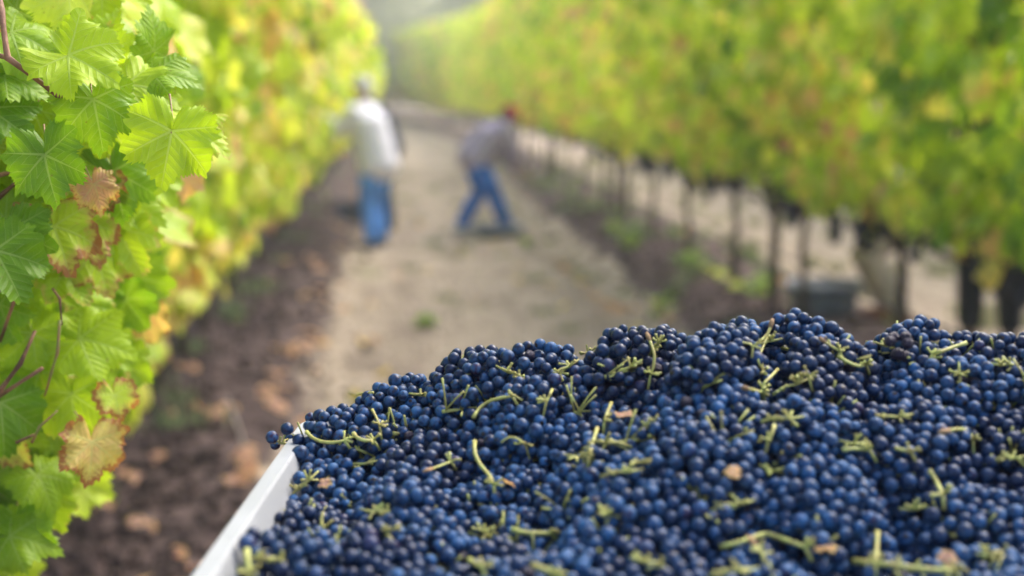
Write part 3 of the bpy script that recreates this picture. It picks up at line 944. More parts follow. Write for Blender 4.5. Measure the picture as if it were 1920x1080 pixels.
tp = np.concatenate([top(XY[i:i + 5000]) for i in range(0, NS, 5000)])
layer = np.where(np.arange(NS) < 45000, rng.uniform(0, .004, NS), rng.uniform(.008, .026, NS))
zz = tp - layer
for i in range(NS):
    if not BUN[kk[i]]['vis']: continue
    a, b_ = AB[i]
    if (a < .0265 or b_ < .034) and zz[i] < RIM + .006: continue
    r = min(.0067, max(.0041, rnd.gauss(RB, .00062)))
    p = (XY[i, 0], XY[i, 1], zz[i])
    if ok_place(p, r): put(p, r, int(kk[i]))
# push overlapping berries apart
P_ = np.array(P_); R_ = np.array(R_); B_i = np.array(B_i)
for it in range(6):
    kd = KDTree(len(P_))
    for i, p in enumerate(P_): kd.insert(p, i)
    kd.balance()
    mv = np.zeros_like(P_)
    for i in range(len(P_)):
        for co, j, dist in kd.find_range(P_[i], .0132):
            if j <= i or dist < 1e-7: continue
            ov = (R_[i] + R_[j]) * .985 - dist
            if ov > 0:
                dv = (P_[i] - P_[j]) / dist * ov * .4
                mv[i] += dv; mv[j] -= dv
    P_ += mv

# stems: photo traces of the larger ones; px polyline, radius (mm), woody end?
def surf(px, py, lift=.004):
    """the point where a sight line meets the heap"""
    d = ray(px, py).normalized()
    t = .75
    for _ in range(400):
        p = CAM + d * t
        if p.z < float(top(np.array([[p.x, p.y]]))[0]) + lift: break
        t += .002
    return p
STEMS = [
 ([(888, 785), (897, 768), (915, 755), (938, 748), (960, 745)], 1.9, 0),
 ([(890, 830), (889, 852), (900, 875), (920, 895), (926, 912)], 2.0, 0),
 ([(575, 812), (585, 823), (603, 831), (625, 833), (645, 828)], 1.9, 0),
 ([(663, 815), (670, 824), (685, 829), (700, 828)], 2.0, 0),
 ([(698, 770), (706, 785), (712, 800)], 1.3, 0),
 ([(1215, 632), (1223, 652), (1228, 668), (1226, 690), (1220, 704)], 1.5, 1),
 ([(1447, 607), (1441, 628), (1425, 643), (1412, 652)], 1.7, 1),
 ([(1441, 628), (1430, 655), (1418, 680), (1432, 698)], 1.1, 0),
 ([(1458, 695), (1444, 710), (1428, 724), (1432, 735)], 1.5, 0),
 ([(1395, 730), (1410, 733), (1428, 738)], 1.8, 1),
 ([(1572, 670), (1590, 682), (1610, 690), (1624, 686)], 1.7, 0),
 ([(1540, 638), (1556, 650), (1574, 660)], 1.3, 1),
 ([(1812, 645), (1790, 652), (1768, 660), (1748, 667)], 1.9, 0),
 ([(1768, 812), (1795, 806), (1818, 808), (1824, 826)], 1.7, 1),
 ([(1742, 884), (1756, 905), (1768, 930)], 1.9, 0),
 ([(1680, 843), (1695, 846), (1708, 850)], 1.7, 0),
 ([(1580, 846), (1605, 843), (1630, 846)], 1.6, 0),
 ([(1350, 1028), (1378, 1022), (1410, 1012), (1438, 1000), (1475, 1016), (1510, 1028)], 2.2, 0),
 ([(1408, 1016), (1430, 1040)], 2.0, 1),
 ([(1600, 1055), (1660, 1060), (1720, 1070), (1790, 1073)], 2.4, 0),
 ([(1645, 1000), (1644, 1030), (1642, 1058)], 2.0, 0),
 ([(1035, 733), (1030, 745), (1024, 756)], 1.4, 0),
 ([(1146, 758), (1140, 772), (1134, 790)], 1.6, 0),
 ([(940, 832), (955, 820), (972, 824), (985, 836)], 1.1, 0),
 ([(800, 884), (820, 878), (845, 868)], 1.3, 1),
 ([(960, 995), (990, 1003), (1035, 1002)], 2.2, 0),
 ([(1120, 805), (1112, 830), (1104, 852)], 1.7, 0),
 ([(1130, 560), (1135, 900)][:0] or [(1452, 800), (1448, 815), (1440, 830)], 1.6, 0),
 ([(463, 1035), (464, 1052), (466, 1078)], 2.4, 0),
 ([(1488, 712), (1496, 704), (1508, 700), (1516, 708)], 1.3, 0),
 ([(700, 738), (686, 738), (668, 742)], 1.2, 0),
 ([(1000, 1062), (1020, 1070), (1050, 1085)], 2.4, 0),
 ([(880, 1052), (892, 1060), (905, 1064)], 2.0, 0),
]
STARS = [(712, 800), (770, 800), (585, 900), (700, 960), (730, 1000), (960, 825), (1085, 860), (1130, 830), (1200, 870), (1170, 885), (1290, 985), (1380, 950), (905, 1000), (1140, 965),
         (1800, 700), (1875, 685), (1900, 700), (1450, 640), (1480, 790), (1640, 760), (1690, 780), (1600, 830), (1535, 900), (1660, 890), (1560, 990), (1900, 860), (1060, 690), (900, 690), (865, 680),
         (1190, 690), (1320, 730), (1505, 760), (1720, 735), (1300, 800), (640, 850), (520, 960), (500, 1045), (560, 985), (845, 900), (1010, 880), (1250, 920), (1440, 880), (1750, 800), (1850, 930),
         (1720, 960), (1080, 1030), (1210, 1050), (1390, 1070), (1860, 1040), (1500, 720), (950, 700), (1240, 640), (1110, 660), (1560, 640), (1660, 650), (790, 745), (735, 760), (610, 1040), (690, 870)]
stem_geo = {}     # bunch -> [MB green, ...]
def nearest_bunch(p):
    d = np.linalg.norm(BC[vis_ids] - np.array(p), axis=1)
    return vis_ids[int(np.argmin(d))]
clear = []        # (point, radius): berries here make room
def pedicel_star(mb, c, n, L):
    ax = Vector((rnd.gauss(0, .3), rnd.gauss(-.3, .3), 1)).normalized()
    for k in range(n):
        d = Vector((rnd.gauss(0, 1), rnd.gauss(0, 1), rnd.gauss(.25, .5)))
        d = (d.normalized() * .9 + ax * .3).normalized()
        l = L * rnd.uniform(.6, 1.15)
        e = c + d * l
        m_ = c + d * l * .5 + Vector((rnd.gauss(0, .0006), rnd.gauss(0, .0006), .0008))
        mb.tube([c, m_, e, e + d * .0014], [.0011, .0008, .0011, .0014], 6)
featured = {}
for pts, rr, woody in STEMS:
    W = [surf(px, py, .004) for px, py in pts]
    mid = W[len(W) // 2]
    bi = nearest_bunch(mid)
    mb, mbw = stem_geo.setdefault(bi, (MB(), MB()))
    n = len(W)
    Q = []
    lifts = [(.003 if i in (0,) else .006 * math.sin(math.pi * min(1, (i + .4) / n)) + .001) for i in range(n)]
    for i in range(n): Q.append(W[i] - ray(*pts[i]).normalized() * lifts[i] + Vector((0, 0, .001)))
    Q2 = []
    for i in range(len(Q) - 1):
        for t in (0, .5): Q2.append(Q[i].lerp(Q[i + 1], t))
    Q2.append(Q[-1]); Q2.append(Q[-1] + (Q[-1] - Q[-2]).normalized() * .006 + Vector((0, 0, -.009)))
    for k in range(1, len(Q2) - 2): Q2[k] = (Q2[k - 1] + Q2[k] * 2 + Q2[k + 1]) / 4
    rads = [rr * .00085 * (1.3 if i == 0 else 1.0 if i < len(Q2) * .7 else .8) for i in range(len(Q2))]
    mb.tube(Q2, rads, 8)
    if woody: mbw.tube([Q2[0] + (Q2[0] - Q2[1]) * .6, Q2[0], Q2[1]], [rr * .0009, rr * .00145, rr * .0011], 8)
    pedicel_star(mb, Q[-1], 5, .008)
    for q in Q: clear.append((q, .0030 + rr * .001))
    featured.setdefault(bi, []).append(woody)
for px, py in STARS:
    if rnd.random() < .50: continue
    c = surf(px + rnd.uniform(-8, 8), py + rnd.uniform(-5, 5), .001)
    bi = nearest_bunch(c)
    mb, mbw = stem_geo.setdefault(bi, (MB(), MB()))
    pedicel_star(mb, c, rnd.randint(4, 7), .0080)
    d = Vector((rnd.gauss(0, 1), rnd.gauss(0, .5), -.35)).normalized()
    mb.tube([c + d * .022 + Vector((0, 0, .001)), c + d * .010 + Vector((0, 0, .003)), c, c - d * .012], [.0013, .0012, .0012, .0008], 7)
    c2 = c + d * .012
    pedicel_star(mb, c2, 4, .007)
    clear.append((c, .0085))
# short side stalks on every visible bunch
for bi in vis_ids:
    mb, mbw = stem_geo.setdefault(bi, (MB(), MB()))
    b = BUN[bi]; c = Vector(b['c']); axv = Vector(b['rot'] @ np.array([1, 0, 0]))
    L = b['ax'][0] * .7
    c = c - Vector((0, 0, .012)); mb.tube([c - axv * L, c, c + axv * L], [.0008, .0014, .0018], 6)
    for k in range(14):
        s = c + axv * rnd.uniform(-L, L)
        d = Vector((rnd.gauss(0, 1), rnd.gauss(-.3, 1), abs(rnd.gauss(.9, .6)))).normalized()
        e = s + d * float(b['ax'][2]) * rnd.uniform(.75, 1.05)
        mb.tube([s, s.lerp(e, .6) + Vector((0, 0, .001)), e], [.001, .0008, .0011], 5)

alive = np.ones(len(P_), bool)
for q, rr in clear:
    d = np.linalg.norm(P_ - np.array(q), axis=1)
    alive &= d > (rr + R_ * .62)
# berry meshes
def berry_mesh(k):
    bm = bmesh.new(); bmesh.ops.create_icosphere(bm, subdivisions=3, radius=1)
    q = random.Random(k)
    e = q.uniform(.96, 1.07)
    for v in bm.verts:
        v.co.z *= e
        n = v.co.normalized()
        v.co *= 1 + .018 * math.sin(3 * n.x + q.random() * 6) + .012 * math.sin(5 * n.y + k)
    me = bpy.data.meshes.new('grape'); bm.to_mesh(me); bm.free()
    me.polygons.foreach_set('use_smooth', [True] * len(me.polygons))
    me.materials.append(M['grape'])
    return me
BERRY = [berry_mesh(k) for k in range(6)]
bm = bmesh.new(); bmesh.ops.create_icosphere(bm, subdivisions=3, radius=.95)
for v in bm.verts:
    n = v.co.copy()
    v.co = v.co * (1 - .20 * abs(math.sin(7 * n.x) * math.cos(6 * n.y) + .6 * math.sin(11 * n.z + 5 * n.x)))
DRY = bpy.data.meshes.new('shrivelled_grape'); bm.to_mesh(DRY); bm.free(); DRY.materials.append(M['raisin'])
DRY.polygons.foreach_set('use_smooth', [True] * len(DRY.polygons))
def add_berry(parent, origin, p, r, bl=.5):
    o = bpy.data.objects.new('grape', rnd.choice(BERRY) if rnd.random() > .015 else DRY)
    C.objects.link(o)
    o.parent = parent
    o.location = (p[0] - origin[0], p[1] - origin[1], p[2] - origin[2])
    o.rotation_euler = (rnd.uniform(0, 6.28), rnd.uniform(0, 6.28), rnd.uniform(0, 6.28))
    o.scale = (r, r, r)
    o.color = (bl, 0, 0, 1)
    return o
members = {}
for i in range(len(P_)):
    if alive[i]: members.setdefault(int(B_i[i]), []).append(i)

def area_phrase(px, py):
    row = 'on the heap crest' if py < 690 else 'on the upper slope' if py < 790 else 'halfway down the heap' if py < 900 else 'low on the heap' if py < 1010 else 'at the bottom edge'
    col = 'beside white rim' if px < 640 else 'towards rim corner' if px < 900 else 'left of middle' if px < 1200 else 'near the middle' if px < 1450 else 'right of middle' if px < 1700 else 'at right end'
    return row + ', ' + col
bunch_root = {}
areas = {}
for bi in vis_ids:
    if len(members.get(bi, ())) < 5: continue
    b = BUN[bi]; c = b['c']
    root = empty('grape_bunch', c)
    bunch_root[bi] = root
    px, py = proj(c + np.array((0, 0, .02)))
    ft = featured.get(bi)
    lead = 'dark blue grape bunch'
    if ft: lead = 'woody-stemmed dark grape bunch' if any(ft) else 'green-stemmed dark grape bunch'
    ph = area_phrase(px, py)
    key = (lead, ph)
    areas.setdefault(key, []).append((px, root))
    bl = rnd.choice((.05, .35, .6, .85, 1.0, 1.0))
    for i in members[bi]: add_berry(root, c, P_[i], float(R_[i]), bl)
for (lead, ph), lst in areas.items():
    lst.sort(key=lambda t: t[0])
    for k, (px, root) in enumerate(lst):
        w = '' if len(lst) == 1 else ', leftmost' if k == 0 else ', rightmost' if k == len(lst) - 1 else f', {ORD[k]} from left'
        tag(root, f'{lead} {ph}{w}', 'grape bunch', 'grape bunches heaped in the white bin')
for bi, (mb, mbw) in stem_geo.items():
    root = bunch_root.get(bi)
    if root is None: continue
    for m_, mt in ((mb, 'stem'), (mbw, 'stem_brown')):
        if m_.v:
            m_.v = [(v[0] - root.location.x, v[1] - root.location.y, v[2] - root.location.z) for v in m_.v]
            o = m_.build('stem', M[mt], root)
            if mt == 'stem_brown': o['label'] = 'dry brown stem end'

# berries past the counted ones: under and behind the visible bunches
def filler():
    bm = bmesh.new(); bmesh.ops.create_icosphere(bm, subdivisions=2, radius=1)
    V0 = np.array([v.co[:] for v in bm.verts]); T0 = np.array([[v.index for v in f.verts] for f in bm.faces]); bm.free()
    pts = []
    g = .0122
    na, nb = int((BW - .1) / g), int((BD - .1) / g)
    for ia in range(na):
        for ib in range(nb):
            a = .05 + ia * g + rnd.uniform(-.003, .003) + (ib % 2) * g * .5; b_ = .05 + ib * g * .98 + rnd.uniform(-.003, .003)
            q = from_ab(a, b_, 0); pts.append(q)
    XY = np.array(pts)[:, :2]; H = heap(XY)
    px = np.array([proj((x, y, h)) for (x, y), h in zip(XY, H)])
    vis = (XY[:, 1] > .80) & (px[:, 0] < 1980)
    lump = (vnoise(XY[:, 0] * 17, XY[:, 1] * 17, 51) - .5) * .03
    Z = np.where(vis, H - .036, H - .012 + lump) + rng.uniform(-.004, .004, len(H))
    pos = np.concatenate([np.column_stack([XY, Z]), np.column_stack([XY + .006, Z - .010])[~vis]])
    r = rng.uniform(.0052, .0064, len(pos))
    W = V0[None] * r[:, None, None] + pos[:, None, :]
    T = (T0[None] + (np.arange(len(pos)) * len(V0))[:, None, None]).reshape(-1, 3)
    me = tri_mesh('grapes', W.reshape(-1, 3), T, [M['grape_mass']])
    o = link('grapes', me)
    tag(o, 'loose dark blue grapes lying beneath and behind the heaped bunches', 'grapes', None, 'stuff')
    # dark pressed mass that carries them
    ga = np.linspace(.048, BW - .048, 70); gb = np.linspace(.048, BD - .048, 60)
    V = []
    for b_ in gb:
        for a in ga: V.append(from_ab(a, b_, 0))
    V = np.array(V); V[:, 2] = heap(V[:, :2]) - .040
    a0 = (np.arange(59)[:, None] * 70 + np.arange(69)[None]).ravel()
    me = tri_mesh('crushed_grapes', V, np.stack([a0, a0 + 1, a0 + 71, a0 + 70], 1), [M['raisin']])
    o = link('crushed_grapes', me); tag(o, 'dark crushed grapes deep in the bin', 'grapes', None, 'stuff')
filler()

# straggling bunch that hangs over the rim near the corner
c0 = at(600, 826, 1.15)
hb = empty('grape_bunch', c0)
tag(hb, 'straggling sprig of grapes lying out over the white rim near its corner', 'grape bunch', 'grape bunches heaped in the white bin')
sm = MB()
sp = [at(600, 845, 1.15), at(575, 846, 1.15), at(552, 836, 1.15), at(530, 830, 1.15), at(514, 826, 1.15)]
sm.tube([p - c0 for p in sp], [.0017, .0015, .0013, .0011, .0009], 7)
for (px, py, r, j, d) in ((510, 820, .0060, 4, 1.145), (516, 834, .0049, 4, 1.16), (538, 804, .0060, 3, 1.15), (544, 821, .0050, 3, 1.165), (560, 825, .0058, 2, 1.145), (533, 858, .0060, 2, 1.14), (523, 879, .0058, 1, 1.14),
                          (530, 893, .0062, 1, 1.135), (519, 893, .0054, 1, 1.145), (563, 851, .0080, 1, 1.12), (578, 830, .0058, 1, 1.15), (543, 880, .0056, 0, 1.13), (578, 862, .0066, 0, 1.12), (590, 846, .0062, 0, 1.14)):
    p = at(px, py, d)
    add_berry(hb, c0, p, r)
    s = sp[j] - c0; e = p - c0
    d_ = (e - s); e2 = s + d_ * max(0, 1 - r * .9 / max(d_.length, 1e-4))
    sm.tube([s, s.lerp(e2, .5) + Vector((0, 0, .001)), e2], [.0009, .0007, .0011], 6)
for k in range(6):
    q = sp[1].lerp(sp[4], k / 6) - c0; dd = Vector((rnd.gauss(0, 1), -.3, rnd.gauss(.2, 1))).normalized()
    sm.tube([q, q + dd * .006], [.0008, .0012], 6)
sm.build('stem', M['stem'], hb)

# shrivelled grapes on the crest
rc = surf(1688, 652, .014)
rb = empty('grape_bunch', rc)
tag(rb, 'small clump of shrivelled purple raisined grapes on the crest of the heap', 'grape bunch', 'grape bunches heaped in the white bin')
for k in range(7):
    bm = bmesh.new(); bmesh.ops.create_icosphere(bm, subdivisions=3, radius=1)
    for v in bm.verts:
        n = v.co
        w = math.sin(7 * n.x + k) * math.cos(6 * n.y + 2 * k) + .6 * math.sin(11 * n.z + 5 * n.x)
        v.co = v.co * (1 - .22 * abs(w))
    me = bpy.data.meshes.new('raisin'); bm.to_mesh(me); bm.free(); me.materials.append(M['raisin'])
    me.polygons.foreach_set('use_smooth', [True] * len(me.polygons))
    o = link('raisin', me, rb, (rnd.uniform(-.010, .010), rnd.uniform(-.006, .006), rnd.uniform(-.009, .010)))
    o.scale = (.0056, .0052, .0058); o.rotation_euler = (k, 2 * k, k)

# scraps of dry leaf caught between the grapes
for (px, py, ti, sz, lb) in ((1170, 778, .97, .010, 'beside a stem near the middle'), (1378, 884, .93, .009, 'in the middle of the heap'), (955, 905, .97, .008, 'left of the middle'), (1545, 1025, .93, .010, 'near the bottom edge'),
                             (1775, 1048, .99, .009, 'low on the right'), (606, 905, .98, .008, 'close to the white rim')):
    p = surf(px, py, .009)
    o = leaf_object(PART_ME[rnd.randrange(6)], None, (0, 0, 0), p, (rnd.uniform(-1, 1), rnd.uniform(-1, 1), .2), (0, -.5, 1), sz, ti, .5)
    o.name = 'leaf_scrap'
    tag(o, f'scrap of dry orange leaf caught among the grapes {lb}', 'leaf scrap', 'dry leaf scraps on the grapes')

# ------------------------------------------------------------------ people
def remeshed(mb, voxel, name, mat, parent, smooth_it=2):
    me = bpy.data.meshes.new('tmp'); me.from_pydata(mb.v, [], mb.f)
    bm = bmesh.new(); bm.from_mesh(me); bmesh.ops.recalc_face_normals(bm, faces=bm.faces); bm.to_mesh(me); bm.free()
    o = bpy.data.objects.new('tmp', me); C.objects.link(o)
    rm = o.modifiers.new('r', 'REMESH'); rm.mode = 'VOXEL'; rm.voxel_size = voxel; rm.use_smooth_shade = True
    sm_ = o.modifiers.new('s', 'SMOOTH'); sm_.iterations = smooth_it; sm_.factor = .5
    dg = bpy.context.evaluated_depsgraph_get()
    m2 = bpy.data.meshes.new_from_object(o.evaluated_get(dg))
    bpy.data.objects.remove(o); bpy.data.meshes.remove(me)
    m2.name = name; m2.materials.clear(); m2.materials.append(mat)
    m2.polygons.foreach_set('use_smooth', [True] * len(m2.polygons))
    return link(name, m2, parent)

def limb(mb, pts, radii, side, n=12):
    pts = [Vector(p) for p in pts]
    a = (pts[0] - pts[1]).normalized(); z = (pts[-1] - pts[-2]).normalized()
    def sc(r, k): return (r[0] * k, r[1] * k) if isinstance(r, tuple) else r * k
    def mx(r): return max(r) if isinstance(r, tuple) else r
    P = [pts[0] + a * mx(radii[0]) * .5] + pts + [pts[-1] + z * mx(radii[-1]) * .5]
    Rr = [sc(radii[0], .55)] + list(radii) + [sc(radii[-1], .55)]
    mb.tube(P, Rr, n, side=side)

def hand(mb, wrist, direction, palm_n, curl=.5):
    d = Vector(direction).normalized(); pn = Vector(palm_n); pn = (pn - d * pn.dot(d)).normalized(); s = d.cross(pn)
    w = Vector(wrist)
    limb(mb, [w, w + d * .045, w + d * .085], [(.026, .018), (.038, .015), (.040, .014)], s, 10)
    for k, (o_, L) in enumerate(((-.030, .068), (-.010, .078), (.011, .072), (.030, .056))):
        b0 = w + d * .082 + s * o_
        p1 = b0 + (d * math.cos(curl * .5) + pn * math.sin(curl * .5)) * L * .45
        p2 = p1 + (d * math.cos(curl * 1.3) + pn * math.sin(curl * 1.3)) * L * .32
        p3 = p2 + (d * math.cos(curl * 2.0) + pn * math.sin(curl * 2.0)) * L * .23
        mb.tube([b0 - d * .02, b0, p1, p2, p3], [.010, .010, .0095, .009, .0075], 8)
    b0 = w + d * .028 - s * .026
    mb.tube([b0 + s * .012, b0, b0 + d * .028 - s * .022 + pn * .010, b0 + d * .052 - s * .026 + pn * .022], [.012, .0125, .011, .009], 8)

def person(loc, face_deg, J, label, colours, cap=None, hair=(.03, .02, .015), hem=.04, hair_mat=None):
    """J: joints in the body's own frame (+Y is the way it faces, +X its right); colours: shirt, trousers, shoes"""
    z0 = float(ground_height(np.array(loc[0]), np.array(loc[1])))
    root = empty('person', (loc[0], loc[1], z0), R(face_deg))
    tag(root, label, 'person')
    skin = M['skin']
    hip, chest, neck, head = (Vector(J[k]) for k in ('hip', 'chest', 'neck', 'head'))
    lh, rh, ls, rs = (Vector(J[k]) for k in ('lhip', 'rhip', 'lsh', 'rsh'))
    X = Vector((1, 0, 0))
    up = (head - neck).normalized()
    fw = Vector(J.get('gaze', (0, 1, -.2))); fw = (fw - up * fw.dot(up)).normalized(); sd_ = fw.cross(up)
    waist = hip.lerp(chest, .42)
    b = MB()
    limb(b, [hip - (chest - hip).normalized() * .05, hip, waist, chest, chest.lerp(neck, .6)], [(.13, .09), (.16, .115), (.135, .10), (.165, .115), (.13, .085)], X)
    limb(b, [ls, rs], [.05, .05], Vector((0, 0, 1)))
    limb(b, [chest.lerp(neck, .7), neck, head - up * .03], [.065, .056, .052], X)
    rot = Matrix((sd_, fw, up)).transposed()
    b.ball(head + up * .02, (.076, .094, .112), 16, 12, rot=rot)
    b.ball(head + fw * .025 - up * .055, (.052, .066, .055), 12, 9, rot=rot)
    b.tube([head + fw * .088 + up * .015, head + fw * .112 - up * .022, head + fw * .090 - up * .030], [.009, .015, .012], 8)
    b.tube([head + fw * .088 - up * .050 - sd_ * .022, head + fw * .096 - up * .052, head + fw * .088 - up * .050 + sd_ * .022], [.006, .009, .006], 8)
    for s in (-1, 1): b.ball(head + sd_ * .078 * s - up * .005, (.012, .022, .033), 8, 6, rot=rot)
    arms = {}
    for s in 'lr':
        sh, el, wr = (Vector(J[s + k]) for k in ('sh', 'el', 'wr'))
        limb(b, [sh, sh.lerp(el, .5), el], [.052, .046, .038], X)
        limb(b, [el, el.lerp(wr, .35), wr], [.039, .037, .026], X)
        hand(b, wr, wr - el, J.get('palm', (0, 0, -1)), .55)
        hp, kn, an = (Vector(J[s + k]) for k in ('hip', 'kn', 'an'))
        limb(b, [hp, hp.lerp(kn, .5), kn], [(.088, .092), (.078, .080), .056], X)
        limb(b, [kn, kn.lerp(an, .35), an], [.055, .056, .037], X)
        to = Vector(J.get(s + 'toe', (0, 1, 0))).normalized()
        limb(b, [an - to * .04 - Vector((0, 0, .045)), an + to * .07 - Vector((0, 0, .05)), an + to * .15 - Vector((0, 0, .06))], [(.034, .034), (.042, .028), (.036, .018)], X)
    remeshed(b, .0105, 'body', skin, root, 1)
    for s in (-1, 1):
        e = MB(); e.ball(head + fw * .082 + sd_ * .031 * s + up * .018, .0125, 8, 6); e.build('eye', M['eye'], root)
    # shirt
    q = MB()
    low = hip - (chest - hip).normalized() * hem
    limb(q, [low, hip, waist, chest, chest.lerp(neck, .55)], [(.245, .215), (.240, .210), (.235, .205), (.240, .195), (.14, .115)], X, 18)
    limb(q, [ls, rs], [.068, .068], Vector((0, 0, 1)))
    for s in 'lr':
        sh, el, wr = (Vector(J[s + k]) for k in ('sh', 'el', 'wr'))
        limb(q, [sh, sh.lerp(el, .5), el, el.lerp(wr, .5), el.lerp(wr, .9)], [.096, .088, .080, .068, .050], X)
    limb(q, [chest.lerp(neck, .5), chest.lerp(neck, .95)], [.085, .068], X)
    for k in range(16):         # folds
        t = rnd.random(); c = low.lerp(chest, t); a = rnd.uniform(0, 6.28)
        p = c + X * .17 * math.cos(a) + Vector((0, 1, 0)) * .12 * math.sin(a)
        q.tube([p + (chest - hip).normalized() * .09, p + X * rnd.uniform(-.02, .02), p - (chest - hip).normalized() * .09], [.010, .022, .010], 7)
    remeshed(q, .014, 'shirt', colours[0], root)
    col = MB(); nk = chest.lerp(neck, .93); dn = (neck - chest).normalized()
    for k in (0, 1):
        pass
    ring = [nk + (sd_ * math.cos(a) + fw * math.sin(a)) * .070 for a in [2 * math.pi * i / 16 for i in range(17)]]
    col.tube(ring, .014, 7, cap=False); col.build('collar', colours[0], root)
    # trousers
    q = MB()
    limb(q, [hip + (chest - hip).normalized() * .05, hip, (lh + rh) / 2 - Vector((0, 0, .05))], [(.175, .145), (.185, .150), (.16, .12)], X, 16)
    for s in 'lr':
        hp, kn, an = (Vector(J[s + k]) for k in ('hip', 'kn', 'an'))
        limb(q, [hp, hp.lerp(kn, .5), kn, kn.lerp(an, .5), kn.lerp(an, .97)], [(.118, .120), (.108, .110), .092, .086, .080], X)
    remeshed(q, .014, 'trousers', colours[1], root)
    for s in 'lr':
        an = Vector(J[s + 'an']); to = Vector(J.get(s + 'toe', (0, 1, 0))).normalized(); q = MB()
        z = Vector((0, 0, 1))
        limb(q, [an, an - z * .05], [.052, .05], X)
        limb(q, [an - to * .05 - z * .055, an + to * .06 - z * .055, an + to * .165 - z * .064], [(.046, .045), (.052, .040), (.044, .026)], X)
        remeshed(q, .010, 'shoe', colours[2], root)
        q = MB(); q.tube([an - to * .085 - z * .095, an - to * .02 - z * .095, an + to * .07 - z * .095, an + to * .19 - z * .095], [(.036, .010), (.046, .011), (.052, .011), (.034, .010)], 12, side=to.cross(z)); q.build('sole', M['sole'], root)
    h = MB()
    if cap is not None:
        h.ball(head + up * .045, (.086, .104, .085), 16, 10, rot=rot)
        remeshed(h, .010, 'cap', cap, root)
        h = MB(); h.tube([head + up * .055 + fw * .07, head + up * .055 + fw * .12, head + up * .040 + fw * .165], [(.070, .010), (.066, .008), (.045, .006)], 12, side=sd_)
        h.build('cap_brim', cap, root)
        h = MB(); h.ball(head - fw * .03 - up * .01, (.080, .078, .075), 12, 9, rot=rot); h.build('hair', hair_mat or M['hair'], root)
    else:
        h.ball(head + up * .035 - fw * .015, (.085, .100, .100), 16, 11, rot=rot); remeshed(h, .011, 'hair', M['hair'], root)
    return root

def plaid():
    m, t, out = nodes_of('plaid_shirt'); b = NB(t)
    tc = b.n('ShaderNodeTexCoord').outputs['Object']; sx = b.n('ShaderNodeSeparateXYZ'); b.val(sx.inputs[0], tc)
    def band(v, w, th):
        return b.math('GREATER_THAN', b.math('FRACT', b.math('DIVIDE', b.math('ADD', v, 10.0), w)), th)
    c = b.mix(b.math('MULTIPLY', band(sx.outputs[2], .055, .55), .6), (0.50, 0.44, 0.56), (0.12, 0.06, 0.10))
    c = b.mix(b.math('MULTIPLY', band(sx.outputs[1], .055, .55), .5), c, (0.09, 0.06, 0.10))
    c = b.mix(b.math('MULTIPLY', band(sx.outputs[0], .055, .86), .5), c, (0.6, 0.58, 0.62))
    t.links.new(b.pbr(c, .9, .1, b.bump(b.noise(tc, 14, 3), .4, .02)), out.inputs[0]); return m
M['skin'] = plain('skin', (0.36, 0.19, 0.12), .55, .12, 20, .35, .1)
M['eye'] = plain('eye', (0.05, 0.03, 0.02), .2, .1, 20, .5, 0)
M['hair'] = plain('hair', (0.02, 0.014, 0.011), .6, .3, 60, .3, .5)
M['sole'] = plain('sole', (0.35, 0.34, 0.33), .8, .1, 20, .2, .1)
M['white_shirt'] = plain('white_shirt', (0.82, 0.80, 0.90), .9, .06, 7, .1, .5, dist=.02)
M['jeans'] = plain('blue_jeans', (0.12, 0.34, 0.88), .9, .28, 9, .1, .5, dist=.02)
M['jeans_dark'] = plain('deep_blue_jeans', (0.024, 0.16, 0.58), .9, .3, 9, .1, .5, dist=.02)
M['plaid'] = plaid()
M['red'] = plain('red_cap', (0.50, 0.02, 0.045), .8, .2, 20, .2, .3)
M['navy'] = plain('navy_cloth', (0.02, 0.035, 0.075), .9, .3, 9, .1, .5, dist=.02)
M['black'] = plain('black_cloth', (0.006, 0.009, 0.016), .85, .3, 9, .15, .5, dist=.02)
M['pale_shoe'] = plain('pale_shoe', (0.50, 0.54, 0.60), .7, .2, 20, .2, .2)
M['brown_shoe'] = plain('brown_shoe', (0.10, 0.05, 0.03), .7, .2, 20, .2, .2)
M['red_shoe'] = plain('russet_boot', (0.26, 0.08, 0.04), .7, .2, 20, .2, .2)
M['khaki'] = plain('khaki_trousers', (0.52, 0.44, 0.38), .9, .2, 9, .1, .5, dist=.02)
M['grey_shirt'] = plain('pale_grey_shirt', (0.68, 0.64, 0.70), .9, .2, 7, .1, .5, dist=.02)

def stand(reach=.5, lean=.1, spread=.12, drop=0.0, wr=None):
    hz = .93 - drop
    ch = (0, lean * .75, hz + .36); nk = (0, lean * 1.2, hz + .56)
    j = dict(hip=(0, 0, hz), chest=ch, neck=nk, head=(0, lean * 1.3 + .03, hz + .70), lhip=(-.09, 0, hz - .04), rhip=(.09, 0, hz - .04),
             lkn=(-spread - .01, .04, .50 - drop * .5), rkn=(spread + .01, .05, .50 - drop * .5), lan=(-spread - .01, -.02, .10), ran=(spread + .01, .02, .10),
             lsh=(-.19, lean * 1.05, hz + .48), rsh=(.19, lean * 1.05, hz + .48))
    if wr:
        for s, sg in (('l', -1), ('r', 1)):
            w = Vector(wr[0 if s == 'l' else 1]); sh = Vector(j[s + 'sh'])
            mid = (sh + w) / 2; L = (w - sh).length; off = math.sqrt(max(0.002, .29 ** 2 - (L / 2) ** 2)) if L < .57 else .03
            j[s + 'el'] = tuple(mid + Vector((sg * .5, -.1, -.85)).normalized() * off); j[s + 'wr'] = tuple(w)
    return j
